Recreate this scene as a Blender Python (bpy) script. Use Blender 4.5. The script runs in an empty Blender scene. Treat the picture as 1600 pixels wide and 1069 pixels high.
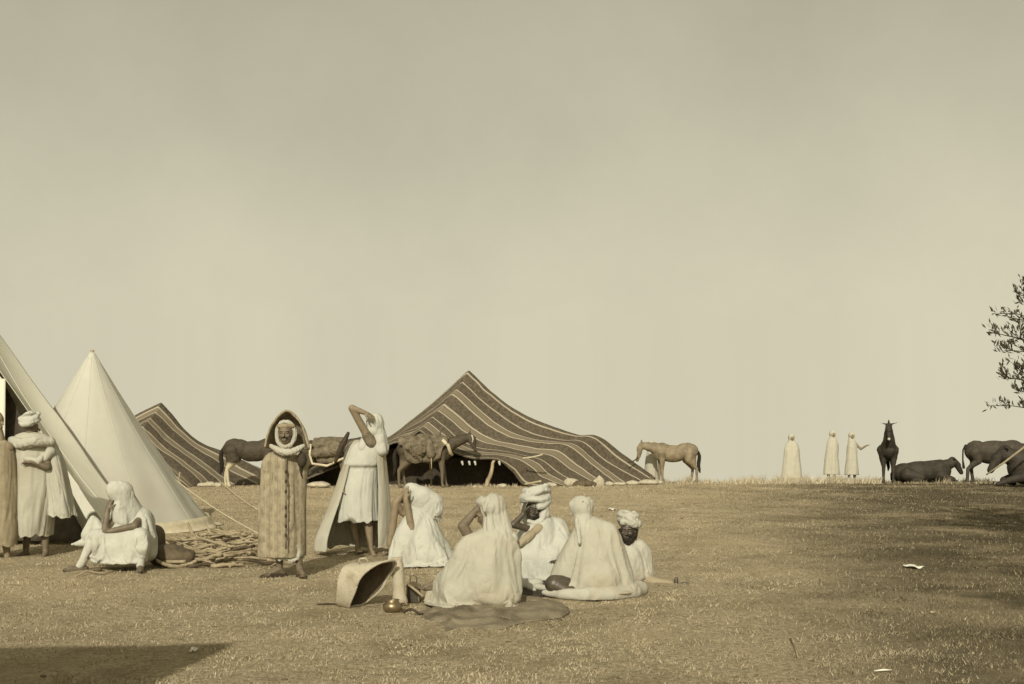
import bpy, bmesh, math, random
import numpy as np
from mathutils import Vector, Matrix

random.seed(7)
rng = np.random.default_rng(7)
R = math.radians
F = 1715.0          # focal length in photo pixels
CH = 1.4            # camera height
HY = 696.0          # eye level in the photo
sc = bpy.context.scene
COL = sc.collection

# ------------------------------------------------------------------ camera
cam = bpy.data.cameras.new('camera')
camo = bpy.data.objects.new('camera', cam)
COL.objects.link(camo)
camo.location = (0, 0, CH)
camo.rotation_euler = (R(90), 0, 0)
cam.sensor_width = 36.0
cam.lens = 36.0 * F / 1600.0
cam.shift_y = (HY - 534.5) / 1600.0
cam.clip_end = 2000
sc.camera = camo

# ------------------------------------------------------------------ light
SUN_EL, SUN_AZ = 31.0, 9.5      # azimuth: how far left of straight behind the camera
world = bpy.data.worlds.new('World')
sc.world = world
world.use_nodes = True
wn, wl = world.node_tree.nodes, world.node_tree.links
wn.clear()
tc = wn.new('ShaderNodeTexCoord')
sep = wn.new('ShaderNodeSeparateXYZ')
mx = wn.new('ShaderNodeMath'); mx.operation = 'MAXIMUM'; mx.inputs[1].default_value = 0.11
cmb = wn.new('ShaderNodeCombineXYZ')
sky = wn.new('ShaderNodeTexSky'); sky.sky_type = 'NISHITA'; sky.sun_disc = False
sky.sun_elevation = R(SUN_EL); sky.sun_rotation = R(180 + SUN_AZ)
sky.dust_density = 4.0; sky.air_density = 1.0; sky.ozone_density = 1.0; sky.altitude = 300
bw = wn.new('ShaderNodeRGBToBW')
# the plate records one tone only: sky luminance on warm paper
cn = wn.new('ShaderNodeTexNoise'); cn.inputs['Scale'].default_value = 3.2; cn.inputs['Detail'].default_value = 9; cn.inputs['Roughness'].default_value = .62
cr = wn.new('ShaderNodeMapRange'); cr.inputs[1].default_value = 0.3; cr.inputs[2].default_value = 0.7
cr.inputs[3].default_value = 0.91; cr.inputs[4].default_value = 1.07
m1 = wn.new('ShaderNodeMath'); m1.operation = 'MULTIPLY'
pw = wn.new('ShaderNodeMath'); pw.operation = 'POWER'; pw.inputs[1].default_value = 0.55
tint = wn.new('ShaderNodeMixRGB'); tint.blend_type = 'MULTIPLY'; tint.inputs[0].default_value = 1.0
tint.inputs[2].default_value = (1.0, 0.942, 0.70, 1)
bg = wn.new('ShaderNodeBackground'); bg.inputs[1].default_value = 0.15
wo = wn.new('ShaderNodeOutputWorld')
gain = wn.new('ShaderNodeMath'); gain.operation = 'MULTIPLY'; gain.inputs[1].default_value = 1.81
wl.new(tc.outputs['Generated'], sep.inputs[0])
wl.new(sep.outputs[2], mx.inputs[0])
wl.new(sep.outputs[0], cmb.inputs[0]); wl.new(sep.outputs[1], cmb.inputs[1]); wl.new(mx.outputs[0], cmb.inputs[2])
wl.new(cmb.outputs[0], sky.inputs[0])
wl.new(sky.outputs[0], bw.inputs[0])
wl.new(bw.outputs[0], pw.inputs[0])
wl.new(cmb.outputs[0], cn.inputs['Vector']); wl.new(cn.outputs[0], cr.inputs[0])
wl.new(pw.outputs[0], m1.inputs[0]); wl.new(cr.outputs[0], m1.inputs[1])
wl.new(m1.outputs[0], gain.inputs[0])
wl.new(gain.outputs[0], tint.inputs[1])
wl.new(tint.outputs[0], bg.inputs[0]); wl.new(bg.outputs[0], wo.inputs[0])

sun = bpy.data.lights.new('sun', 'SUN')
suno = bpy.data.objects.new('sun', sun)
COL.objects.link(suno)
sun.energy = 3.3
sun.angle = R(0.9)
sun.color = (1.0, 0.945, 0.82)
ldir = Vector((math.sin(R(SUN_AZ)) * math.cos(R(SUN_EL)), math.cos(R(SUN_AZ)) * math.cos(R(SUN_EL)), -math.sin(R(SUN_EL))))
suno.rotation_euler = ldir.to_track_quat('-Z', 'Y').to_euler()
suno.location = (-5, -10, 20)
vs = sc.view_settings
vs.view_transform = 'Standard'; vs.look = 'None'; vs.exposure = 0.1; vs.gamma = 1.0; vs.use_curve_mapping = False
sc.cycles.max_bounces = 6

# ------------------------------------------------------------------ numpy helpers
def _hash(ix, iy, iz, s):
    n = (ix * 374761393 + iy * 668265263 + iz * 2147483647 + s * 974634777) & 0xffffffff
    n = ((n ^ (n >> 13)) * 1274126177) & 0xffffffff
    return ((n ^ (n >> 16)) & 0xffff) / 65535.0

def vn(P, s=0):
    """value noise, -1..1"""
    P = np.asarray(P, dtype=np.float64)
    i = np.floor(P).astype(np.int64); f = P - i
    f = f * f * (3 - 2 * f)
    r = 0
    for dx in (0, 1):
        wx = f[:, 0] if dx else 1 - f[:, 0]
        for dy in (0, 1):
            wy = f[:, 1] if dy else 1 - f[:, 1]
            for dz in (0, 1):
                wz = f[:, 2] if dz else 1 - f[:, 2]
                r = r + wx * wy * wz * _hash(i[:, 0] + dx, i[:, 1] + dy, i[:, 2] + dz, s)
    return r * 2 - 1

def sstep(a, b, x):
    t = np.clip((np.asarray(x, dtype=float) - a) / (b - a), 0, 1)
    return t * t * (3 - 2 * t)

def gz_np(x, y):
    x = np.asarray(x, dtype=float); y = np.asarray(y, dtype=float)
    z = 0.25 * sstep(15, 30, y)
    z = z + .05 * np.exp(-((x + 6.5) ** 2 + (y - 17.9) ** 2) / (2 * 2.2 ** 2))
    e = np.clip(y - 32, 0, None)
    z = z - np.where(e < 10, 0.004 * e * e, 0.4 + 0.08 * (e - 10))
    P = np.stack([x * 0.35, y * 0.35, np.zeros_like(x)], -1).reshape(-1, 3)
    n = vn(P, 3).reshape(x.shape)
    P2 = np.stack([x * 1.3, y * 1.3, np.zeros_like(x)], -1).reshape(-1, 3)
    n2 = vn(P2, 4).reshape(x.shape)
    return z + 0.022 * n + 0.010 * n2

def gz(x, y):
    return float(gz_np(np.array([x]), np.array([y]))[0])

def W(px, py, d):
    return Vector(((px - 800) / F * d, d, CH - (py - HY) / F * d))

# ------------------------------------------------------------------ materials
MATS = {}
def mat(name, c1, c2=None, scale=6.0, rough=0.95, bump=0.0, bscale=60.0, detail=4.0, stretch=None,
        metallic=0.0, translucent=0.0, c3=None, s3=1.2, spec=0.2, wrinkle=0.0):
    m = bpy.data.materials.new(name); m.use_nodes = True
    n, l = m.node_tree.nodes, m.node_tree.links
    p = n['Principled BSDF']
    p.inputs['Roughness'].default_value = rough
    p.inputs['Metallic'].default_value = metallic
    p.inputs['Specular IOR Level'].default_value = spec
    t = n.new('ShaderNodeTexCoord')
    mp = n.new('ShaderNodeMapping')
    if stretch: mp.inputs['Scale'].default_value = stretch
    l.new(t.outputs['Object'], mp.inputs[0])
    nz = n.new('ShaderNodeTexNoise'); nz.inputs['Scale'].default_value = scale; nz.inputs['Detail'].default_value = detail
    nz.inputs['Roughness'].default_value = 0.65
    l.new(mp.outputs[0], nz.inputs['Vector'])
    rp = n.new('ShaderNodeValToRGB')
    rp.color_ramp.elements[0].position = 0.33; rp.color_ramp.elements[1].position = 0.67
    rp.color_ramp.elements[0].color = (*c1, 1); rp.color_ramp.elements[1].color = (*(c2 or c1), 1)
    l.new(nz.outputs[0], rp.inputs[0])
    out = rp.outputs[0]
    if c3:
        n3 = n.new('ShaderNodeTexNoise'); n3.inputs['Scale'].default_value = s3; n3.inputs['Detail'].default_value = 6
        l.new(t.outputs['Object'], n3.inputs['Vector'])
        r3 = n.new('ShaderNodeMapRange'); r3.inputs[1].default_value = 0.52; r3.inputs[2].default_value = 0.68
        l.new(n3.outputs[0], r3.inputs[0])
        mm = n.new('ShaderNodeMixRGB'); mm.inputs[2].default_value = (*c3, 1)
        l.new(r3.outputs[0], mm.inputs[0]); l.new(out, mm.inputs[1]); out = mm.outputs[0]
    l.new(out, p.inputs['Base Color'])
    if bump:
        b = n.new('ShaderNodeTexNoise'); b.inputs['Scale'].default_value = bscale; b.inputs['Detail'].default_value = 3
        l.new(mp.outputs[0], b.inputs['Vector'])
        bp = n.new('ShaderNodeBump'); bp.inputs['Strength'].default_value = bump; bp.inputs['Distance'].default_value = 0.01
        l.new(b.outputs[0], bp.inputs['Height']); l.new(bp.outputs[0], p.inputs['Normal'])
        if wrinkle:
            mw = n.new('ShaderNodeMapping'); mw.inputs['Scale'].default_value = (1, 1, .45); mw.inputs['Rotation'].default_value = (.3, .25, 0)
            l.new(t.outputs['Object'], mw.inputs[0])
            wn_ = n.new('ShaderNodeTexNoise'); wn_.noise_type = 'RIDGED_MULTIFRACTAL'; wn_.inputs['Scale'].default_value = 5.5; wn_.inputs['Detail'].default_value = 3
            wn_.inputs['Distortion'].default_value = .6
            l.new(mw.outputs[0], wn_.inputs['Vector'])
            b2 = n.new('ShaderNodeBump'); b2.inputs['Strength'].default_value = wrinkle; b2.inputs['Distance'].default_value = .025
            l.new(wn_.outputs[0], b2.inputs['Height']); l.new(bp.outputs[0], b2.inputs['Normal']); l.new(b2.outputs[0], p.inputs['Normal'])
    if translucent:
        tr = n.new('ShaderNodeBsdfTranslucent'); l.new(out, tr.inputs[0])
        ms = n.new('ShaderNodeMixShader'); ms.inputs[0].default_value = translucent
        l.new(p.outputs[0], ms.inputs[1]); l.new(tr.outputs[0], ms.inputs[2])
        l.new(ms.outputs[0], n['Material Output'].inputs[0])
    MATS[name] = m
    return m

M_white = mat('white_wool', (.39, .373, .30), (.46, .445, .365), 5, bump=.5, bscale=90, c3=(.36, .32, .24), s3=2.5, wrinkle=.55)
M_cream = mat('cream_wool', (.37, .348, .27), (.43, .41, .325), 4, bump=.5, bscale=80, c3=(.33, .285, .20), s3=2.0, wrinkle=.55)
M_bright = mat('bleached_cotton', (.42, .41, .345), (.48, .47, .395), 5, bump=.35, bscale=90, wrinkle=.55)
M_canvas = mat('tent_canvas', (.55, .53, .44), (.60, .58, .485), 1.3, bump=.25, bscale=120, translucent=.2, c3=(.52, .485, .39), s3=.6)
M_canvas_lightened = mat('lightened_canvas', (.72, .69, .56), (.77, .74, .61), 1.3, bump=.25, bscale=120, translucent=.2)  # lightened copy of the canvas, brightness painted in for the dim near wall
M_canvas_dirty = mat('dirty_canvas', (.45, .38, .25), (.62, .55, .40), 7, bump=.4)
M_skin = mat('skin', (.11, .085, .054), (.18, .14, .088), 14, rough=.6, bump=.15, spec=.4)
M_far = mat('far_robe', (.41, .385, .30), (.46, .43, .335), 5, wrinkle=.55)
M_skin_dark = mat('dark_skin', (.05, .04, .026), (.09, .07, .045), 14, rough=.45, bump=.15, spec=.5)
M_skin_light = mat('tan_skin', (.19, .145, .088), (.26, .205, .13), 14, rough=.65, bump=.15, spec=.3)
M_eye = mat('eye_white', (.12, .10, .075), (.16, .135, .10), 40, rough=.5)
M_hair = mat('black_hair', (.015, .012, .009), (.035, .028, .018), 40, bump=.6, bscale=200)
M_tan = mat('tan_wool', (.25, .205, .13), (.34, .285, .185), 6, bump=.5, wrinkle=.55)
M_brown = mat('brown_cloth', (.085, .069, .044), (.20, .165, .11), 8, bump=.6)
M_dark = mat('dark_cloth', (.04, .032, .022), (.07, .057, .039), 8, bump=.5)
M_rope = mat('pale_rope', (.42, .36, .23), (.52, .46, .31), 30, bump=.6)
M_wood = mat('dry_wood', (.22, .175, .105), (.40, .33, .215), 9, bump=.7, stretch=(1, 1, .3))
M_wood_dark = mat('dark_wood', (.06, .045, .028), (.12, .09, .055), 9, bump=.7)
M_stone = mat('pale_stone', (.34, .295, .205), (.50, .45, .34), 8, bump=.8, bscale=25)
M_rock = mat('dark_rock', (.07, .055, .035), (.16, .125, .075), 7, bump=1.0, bscale=22)
M_leather = mat('dark_leather', (.03, .022, .014), (.07, .05, .03), 10, rough=.6, bump=.3)
M_basket = mat('palm_basket', (.40, .35, .25), (.52, .465, .35), 14, bump=1.0, bscale=90, c3=(.33, .28, .19), s3=7)
M_basket_shade = mat('basket_mouth_shade', (.09, .07, .045), (.16, .125, .08), 12, bump=.8, bscale=70)  # dark tone that paints the shade of the basket mouth
M_brass = mat('dull_brass', (.16, .12, .07), (.30, .23, .13), 12, rough=.4, metallic=.7, spec=.5)
M_tin = mat('lantern_tin', (.06, .05, .035), (.12, .10, .07), 20, rough=.45, metallic=.6)
M_glass = mat('lantern_glass', (.05, .045, .035), (.08, .07, .05), 3, rough=.12, spec=.8)
M_clay = mat('pale_clay', (.40, .35, .25), (.50, .45, .335), 8, bump=.6, c3=(.28, .23, .15), s3=8)
M_blanket = mat('grey_blanket', (.15, .123, .08), (.25, .21, .14), 5, bump=.8, c3=(.10, .082, .052), s3=3)
M_paper = mat('paper', (.7, .67, .55), (.75, .72, .6), 5)

def stripe_mat(name, dark, dark2, light, bands, thin=0.010, uv=True, axis=0, wob=.006):
    """woven stripes: bands is a list of (position, width, tone)"""
    m = bpy.data.materials.new(name); m.use_nodes = True
    n, l = m.node_tree.nodes, m.node_tree.links
    p = n['Principled BSDF']; p.inputs['Roughness'].default_value = 1.0; p.inputs['Specular IOR Level'].default_value = .05
    t = n.new('ShaderNodeTexCoord'); s = n.new('ShaderNodeSeparateXYZ')
    l.new(t.outputs['UV' if uv else 'Object'], s.inputs[0])
    nz = n.new('ShaderNodeTexNoise'); nz.inputs['Scale'].default_value = 3.0; nz.inputs['Detail'].default_value = 5
    l.new(t.outputs['Object'], nz.inputs['Vector'])
    off = n.new('ShaderNodeMath'); off.operation = 'MULTIPLY_ADD'; off.inputs[1].default_value = wob * 2; 
    l.new(nz.outputs[0], off.inputs[0]); l.new(s.outputs[1 if uv else axis], off.inputs[2])
    fine = n.new('ShaderNodeTexNoise'); fine.inputs['Scale'].default_value = 14.0; fine.inputs['Detail'].default_value = 6
    l.new(t.outputs['Object'], fine.inputs['Vector'])
    rp = n.new('ShaderNodeValToRGB'); rp.color_ramp.elements[0].position = .35; rp.color_ramp.elements[1].position = .65
    rp.color_ramp.elements[0].color = (*dark, 1); rp.color_ramp.elements[1].color = (*dark2, 1)
    l.new(fine.outputs[0], rp.inputs[0])
    out = rp.outputs[0]
    for (pos, wid, tone) in bands:
        a = n.new('ShaderNodeMath'); a.operation = 'SUBTRACT'; a.inputs[1].default_value = pos + wob
        l.new(off.outputs[0], a.inputs[0])
        ab = n.new('ShaderNodeMath'); ab.operation = 'ABSOLUTE'; l.new(a.outputs[0], ab.inputs[0])
        mr = n.new('ShaderNodeMapRange'); mr.inputs[1].default_value = wid * .5 + thin * .5; mr.inputs[2].default_value = wid * .5 - thin * .1
        mr.inputs[3].default_value = 0; mr.inputs[4].default_value = 1
        l.new(ab.outputs[0], mr.inputs[0])
        mm = n.new('ShaderNodeMixRGB'); mm.inputs[2].default_value = (*tone, 1)
        l.new(mr.outputs[0], mm.inputs[0]); l.new(out, mm.inputs[1]); out = mm.outputs[0]
    l.new(out, p.inputs['Base Color'])
    bp = n.new('ShaderNodeBump'); bp.inputs['Strength'].default_value = .6; bp.inputs['Distance'].default_value = .02
    l.new(fine.outputs[0], bp.inputs['Height']); l.new(bp.outputs[0], p.inputs['Normal'])
    return m

# ------------------------------------------------------------------ scene bookkeeping
def tag(o, label=None, cat=None, group=None, kind=None):
    if label: o['label'] = label
    if cat: o['category'] = cat
    if group: o['group'] = group
    if kind: o['kind'] = kind
    return o

def empty(name, loc, label, cat, group=None):
    o = bpy.data.objects.new(name, None); COL.objects.link(o)
    o.location = loc; o.empty_display_size = .2
    return tag(o, label, cat, group)

def link(name, me, material, parent=None, smooth=True, loc=None):
    me.name = name
    o = bpy.data.objects.new(name, me); COL.objects.link(o)
    if material and not me.materials: me.materials.append(material)
    if parent: o.parent = parent
    if loc is not None: o.location = loc
    if smooth and len(me.polygons): me.polygons.foreach_set('use_smooth', [True] * len(me.polygons))
    return o

def mesh(verts, faces):
    me = bpy.data.meshes.new('mesh')
    me.from_pydata([tuple(v) for v in verts], [], [tuple(f) for f in faces])
    me.update()
    return me

# ------------------------------------------------------------------ primitives: lists of (verts, faces)
def frame_of(axis):
    axis = Vector(axis).normalized()
    h = Vector((0, 0, 1)) if abs(axis.z) < .9 else Vector((1, 0, 0))
    u = axis.cross(h).normalized(); v = axis.cross(u)
    return u, v, axis

def rc(a, b, ra, rb, seg=14):
    """closed tapered capsule"""
    a, b = Vector(a), Vector(b)
    if (b - a).length < 1e-5: b = a + Vector((0, 0, 1e-3))
    u, v, w = frame_of(b - a)
    V, Fc = [], []
    rings = []
    for k in range(4):
        t = math.pi / 2 * (k + .5) / 4.5
        rings.append((a - w * ra * math.cos(t), ra * math.sin(t)))
    rings.append((a, ra)); rings.append((b, rb))
    for k in range(3, -1, -1):
        t = math.pi / 2 * (k + .5) / 4.5
        rings.append((b + w * rb * math.cos(t), rb * math.sin(t)))
    for c, r in rings:
        for i in range(seg):
            an = 2 * math.pi * i / seg
            V.append(c + (u * math.cos(an) + v * math.sin(an)) * r)
    n = len(rings)
    for k in range(n - 1):
        for i in range(seg):
            j = (i + 1) % seg
            Fc.append((k * seg + i, k * seg + j, (k + 1) * seg + j, (k + 1) * seg + i))
    Fc.append(tuple(range(seg - 1, -1, -1)))
    Fc.append(tuple((n - 1) * seg + i for i in range(seg)))
    return V, Fc

def ell(c, r, Rm=None, nu=16, nv=10):
    c = Vector(c)
    V, Fc = [], []
    for k in range(1, nv):
        t = math.pi * k / nv
        for i in range(nu):
            an = 2 * math.pi * i / nu
            p = Vector((math.sin(t) * math.cos(an) * r[0], math.sin(t) * math.sin(an) * r[1], math.cos(t) * r[2]))
            if Rm: p = Rm @ p
            V.append(c + p)
    top = Vector((0, 0, r[2])); 
    if Rm: top = Rm @ top
    V.append(c + top); V.append(c - top)
    for k in range(nv - 2):
        for i in range(nu):
            j = (i + 1) % nu
            Fc.append((k * nu + i, (k + 1) * nu + i, (k + 1) * nu + j, k * nu + j))
    T = (nv - 1) * nu
    for i in range(nu):
        j = (i + 1) % nu
        Fc.append((T, i, j)); Fc.append((T + 1, (nv - 2) * nu + j, (nv - 2) * nu + i))
    return V, Fc

def chain(pts, rads, seg=12):
    return [rc(pts[i], pts[i + 1], rads[i], rads[i + 1], seg) for i in range(len(pts) - 1)]

def join(prims):
    V, Fc, o = [], [], 0
    for v, f in prims:
        V += list(v); Fc += [tuple(i + o for i in q) for q in f]; o += len(v)
    return V, Fc

def remesh(prims, voxel, smooth=2, fac=.5):
    V, Fc = join(prims)
    me = mesh(V, Fc)
    o = bpy.data.objects.new('tmp', me); COL.objects.link(o)
    m = o.modifiers.new('r', 'REMESH'); m.mode = 'VOXEL'; m.voxel_size = voxel
    if smooth:
        s = o.modifiers.new('s', 'SMOOTH'); s.factor = fac; s.iterations = smooth
    dg = bpy.context.evaluated_depsgraph_get()
    out = bpy.data.meshes.new_from_object(o.evaluated_get(dg))
    bpy.data.objects.remove(o); bpy.data.meshes.remove(me)
    return out

def get_co(me):
    a = np.empty(len(me.vertices) * 3); me.vertices.foreach_get('co', a); return a.reshape(-1, 3)

def set_co(me, a):
    me.vertices.foreach_set('co', a.reshape(-1)); me.update()

def get_no(me):
    a = np.empty(len(me.vertices) * 3); me.vertex_normals.foreach_get('vector', a); return a.reshape(-1, 3)

def foldf(P, k=9.0, st=.28, seed=0, lean=(0, 0)):
    """drapery relief: ridges that hang down (stretched along z), warped"""
    Q = P.copy()
    Q[:, 0] += lean[0] * P[:, 2]; Q[:, 1] += lean[1] * P[:, 2]
    w = np.stack([vn(P * 2.2, seed + 11), vn(P * 2.2, seed + 12), vn(P * 2.2, seed + 13)], -1)
    Q = Q + w * .10
    Q = Q * np.array([k, k, k * st * .6])
    a = vn(Q, seed); b = vn(Q * 2.1 + 7.3, seed + 1)
    crease = np.exp(-(a / .13) ** 2); c = vn(Q * .45 + 3.3, seed + 2); b2 = vn(Q * 1.7 + 1.7, seed + 3)
    return .55 * c + .35 * b - .85 * crease * sstep(-.4, .3, c) - .4 * np.exp(-(b2 / .14) ** 2)

def cloth(name, prims, parent, material, voxel=.016, smooth=10, fold=.012, k=9, st=.28, seed=0, lean=(0, 0), zmin=None, post=None):
    me = remesh(prims, voxel, smooth, .6)
    co = get_co(me); no = get_no(me)
    co = co + no * (foldf(co, k, st, seed, lean) * fold)[:, None]
    if post is not None: co = post(co)
    if zmin is not None: co[:, 2] = np.maximum(co[:, 2], zmin)
    set_co(me, co)
    return link(name, me, material, parent)

def tube(pts, rads, seg=8, closed=False):
    pts = [Vector(p) for p in pts]
    if not hasattr(rads, '__len__'): rads = [rads] * len(pts)
    V, Fc = [], []
    u = None
    n = len(pts)
    for i, p in enumerate(pts):
        t = (pts[min(i + 1, n - 1)] - pts[max(i - 1, 0)])
        t = t.normalized() if t.length > 1e-9 else Vector((0, 0, 1))
        if u is None: u, v, _ = frame_of(t)
        u = (u - t * u.dot(t)).normalized(); v = t.cross(u)
        for k in range(seg):
            a = 2 * math.pi * k / seg
            V.append(p + (u * math.cos(a) + v * math.sin(a)) * rads[i])
    for i in range(n - 1):
        for k in range(seg):
            j = (k + 1) % seg
            Fc.append((i * seg + k, i * seg + j, (i + 1) * seg + j, (i + 1) * seg + k))
    Fc.append(tuple(range(seg - 1, -1, -1))); Fc.append(tuple((n - 1) * seg + k for k in range(seg)))
    return V, Fc

def spline(P, n):
    """Catmull-Rom through rows of a numpy array"""
    P = np.asarray(P, dtype=float)
    m = len(P)
    t = np.linspace(0, m - 1, n)
    i = np.clip(np.floor(t).astype(int), 0, m - 2); f = (t - i)[:, None] if P.ndim == 2 else (t - i)
    p0, p1, p2, p3 = P[np.clip(i - 1, 0, m - 1)], P[i], P[i + 1], P[np.clip(i + 2, 0, m - 1)]
    if P.ndim == 3: f = (t - i)[:, None, None]
    return .5 * ((2 * p1) + (-p0 + p2) * f + (2 * p0 - 5 * p1 + 4 * p2 - p3) * f ** 2 + (-p0 + 3 * p1 - 3 * p2 + p3) * f ** 3)

def sheet(G, thick=0.0, uv=True, closed=False):
    """mesh from grid of points G (rows, cols, 3); thickness downward along normals"""
    nr, nc, _ = G.shape
    V = G.reshape(-1, 3)
    Fc = []
    cc = nc if closed else nc - 1
    for i in range(nr - 1):
        for j in range(cc):
            k = (j + 1) % nc
            Fc.append((i * nc + j, i * nc + k, (i + 1) * nc + k, (i + 1) * nc + j))
    me = mesh(V, Fc)
    if uv:
        ul = me.uv_layers.new(name='uv')
        lv = np.empty(len(me.loops), dtype=np.int64); me.loops.foreach_get('vertex_index', lv)
        u = (lv % nc) / (nc - 1); v = (lv // nc) / (nr - 1)
        ul.data.foreach_set('uv', np.stack([u, v], -1).reshape(-1))
    if thick:
        o = bpy.data.objects.new('tmp', me); COL.objects.link(o)
        s = o.modifiers.new('s', 'SOLIDIFY'); s.thickness = thick; s.offset = 0
        dg = bpy.context.evaluated_depsgraph_get()
        me2 = bpy.data.meshes.new_from_object(o.evaluated_get(dg))
        bpy.data.objects.remove(o); bpy.data.meshes.remove(me); me = me2
    return me

def loft(rings, a0=0, a1=360, seg=72, n=60, fold=.012, nf=9, seed=0, thick=.006, hem=.02, grow=True, twist=.4, crs=.6):
    """rings: (cx, cy, cz, rx, ry) top to bottom; angle 0 faces the camera (-y), growing to the right (+x)"""
    Rg = spline(np.array(rings), n)
    closed = (a1 - a0) >= 360
    m = seg if closed else seg + 1
    ang = np.radians(a0 + (a1 - a0) * np.arange(m) / seg)
    G = np.zeros((n, m, 3))
    for i in range(n):
        t = i / (n - 1)
        cx, cy, cz, rx, ry = Rg[i]
        at = ang + twist * t
        Q = np.stack([np.cos(at) * nf / 3.0, np.sin(at) * nf / 3.0, np.full(m, t * 2.2)], -1)
        w = vn(Q * .7 + 3.1, seed + 5) * .8
        Q[:, 0] += w; Q[:, 1] += w
        a_ = vn(Q, seed); b_ = vn(Q * 2.1 + 4, seed + 1)
        c_ = vn(Q * .5 + 8, seed + 6); f = 1.3 * c_ + a_ * .8 - crs * np.exp(-(b_ / .16) ** 2) * (.4 + .6 * t) * sstep(-.5, .4, c_) + .35 * vn(Q * 3.1, seed + 4)
        amp = fold * ((.35 + 1.0 * t) if grow else 1)
        r = f * amp
        G[i, :, 0] = cx + np.sin(ang) * (rx + r)
        G[i, :, 1] = cy - np.cos(ang) * (ry + r)
        G[i, :, 2] = cz + hem * (t ** 6) * vn(Q * 1.3 + 9, seed + 2) 
    return sheet(G, thick, closed=closed)

# ------------------------------------------------------------------ ground
def build_ground():
    xs = np.sinh(np.linspace(-4.6, 4.6, 420)) * 4.2
    y1 = np.linspace(-30, 3, 30, endpoint=False)
    y2 = 3 + (np.linspace(0, 1, 330, endpoint=False) ** 1.5) * 37
    y3 = 40 + (np.linspace(0, 1, 60) ** 2) * 560
    ys = np.concatenate([y1, y2, y3])
    X, Y = np.meshgrid(xs, ys)
    Z = gz_np(X, Y)
    near = (1 - sstep(14, 30, Y)) * (1 - sstep(8, 16, np.abs(X)))
    P = np.stack([X, Y, X * 0], -1).reshape(-1, 3)
    Z = Z + near * .010 * vn(P * 5.5, 21).reshape(X.shape) + near * .006 * vn(P * 13, 22).reshape(X.shape)
    G = np.stack([X, Y, Z], -1)
    me = sheet(G, 0, uv=False)
    m = bpy.data.materials.new('dry_turf'); m.use_nodes = True
    n, l = m.node_tree.nodes, m.node_tree.links
    p = n['Principled BSDF']; p.inputs['Roughness'].default_value = 1; p.inputs['Specular IOR Level'].default_value = .05
    t = n.new('ShaderNodeTexCoord')
    def noise(s, d, r=.6, vec=None):
        q = n.new('ShaderNodeTexNoise'); q.inputs['Scale'].default_value = s; q.inputs['Detail'].default_value = d
        q.inputs['Roughness'].default_value = r
        l.new(vec or t.outputs['Object'], q.inputs['Vector']); return q.outputs[0]
    def ramp(f, a, b, ca, cb):
        q = n.new('ShaderNodeValToRGB'); e = q.color_ramp.elements
        e[0].position = a; e[1].position = b; e[0].color = (*ca, 1); e[1].color = (*cb, 1)
        l.new(f, q.inputs[0]); return q.outputs[0]
    def mrange(f, a, b, c=0., d=1.):
        q = n.new('ShaderNodeMapRange'); q.interpolation_type = 'SMOOTHSTEP'
        q.inputs[1].default_value = a; q.inputs[2].default_value = b; q.inputs[3].default_value = c; q.inputs[4].default_value = d
        l.new(f, q.inputs[0]); return q.outputs[0]
    def mix(f, a, b, mode='MIX'):
        q = n.new('ShaderNodeMixRGB'); q.blend_type = mode
        if isinstance(f, float): q.inputs[0].default_value = f
        else: l.new(f, q.inputs[0])
        l.new(a, q.inputs[1])
        if isinstance(b, tuple): q.inputs[2].default_value = (*b, 1)
        else: l.new(b, q.inputs[2])
        return q.outputs[0]
    base = ramp(noise(26, 8, .75), .36, .64, (.29, .235, .142), (.86, .72, .485))
    fine = ramp(noise(120, 4, .8), .3, .7, (.62, .62, .62), (1.22, 1.2, 1.16))
    c = mix(1.0, base, fine, 'MULTIPLY')
    patch = mrange(noise(.9, 6, .65), .46, .62)
    q = n.new('ShaderNodeMath'); q.operation = 'MULTIPLY'; q.inputs[1].default_value = .5; l.new(patch, q.inputs[0])
    c = mix(q.outputs[0], c, (.29, .235, .135))
    # darker sward to the right and nearest, with corner vignetting painted in
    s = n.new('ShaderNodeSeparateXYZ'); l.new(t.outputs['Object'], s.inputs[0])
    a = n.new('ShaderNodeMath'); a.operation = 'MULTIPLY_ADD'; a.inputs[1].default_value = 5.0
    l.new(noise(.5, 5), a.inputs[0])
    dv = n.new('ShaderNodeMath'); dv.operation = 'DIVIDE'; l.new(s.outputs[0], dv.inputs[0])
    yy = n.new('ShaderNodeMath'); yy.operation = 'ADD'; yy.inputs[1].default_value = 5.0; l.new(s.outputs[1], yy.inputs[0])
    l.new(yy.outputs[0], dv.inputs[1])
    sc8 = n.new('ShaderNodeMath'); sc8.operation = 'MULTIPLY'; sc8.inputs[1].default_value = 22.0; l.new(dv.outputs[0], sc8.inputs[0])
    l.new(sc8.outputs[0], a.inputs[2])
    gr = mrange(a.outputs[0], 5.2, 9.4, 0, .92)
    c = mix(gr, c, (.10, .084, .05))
    mps = n.new('ShaderNodeMapping'); mps.inputs['Scale'].default_value = (1, 1.5, 1); l.new(t.outputs['Object'], mps.inputs[0])
    clump = mrange(noise(4.5, 9, .78, mps.outputs[0]), .52, .66, 0, .62)
    c = mix(clump, c, (.17, .138, .084))
    clump2 = mrange(noise(13, 7, .75, mps.outputs[0]), .56, .68, 0, .6)
    c = mix(clump2, c, (.13, .105, .065))
    bare = mrange(noise(.35, 4), .5, .66, 0, .45)
    c = mix(bare, c, (.62, .50, .315))
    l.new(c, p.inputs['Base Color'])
    bp = n.new('ShaderNodeBump'); bp.inputs['Strength'].default_value = 1.0; bp.inputs['Distance'].default_value = .055
    l.new(noise(34, 8, .75), bp.inputs['Height']); l.new(bp.outputs[0], p.inputs['Normal'])
    o = link('ground', me, m)
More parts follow.
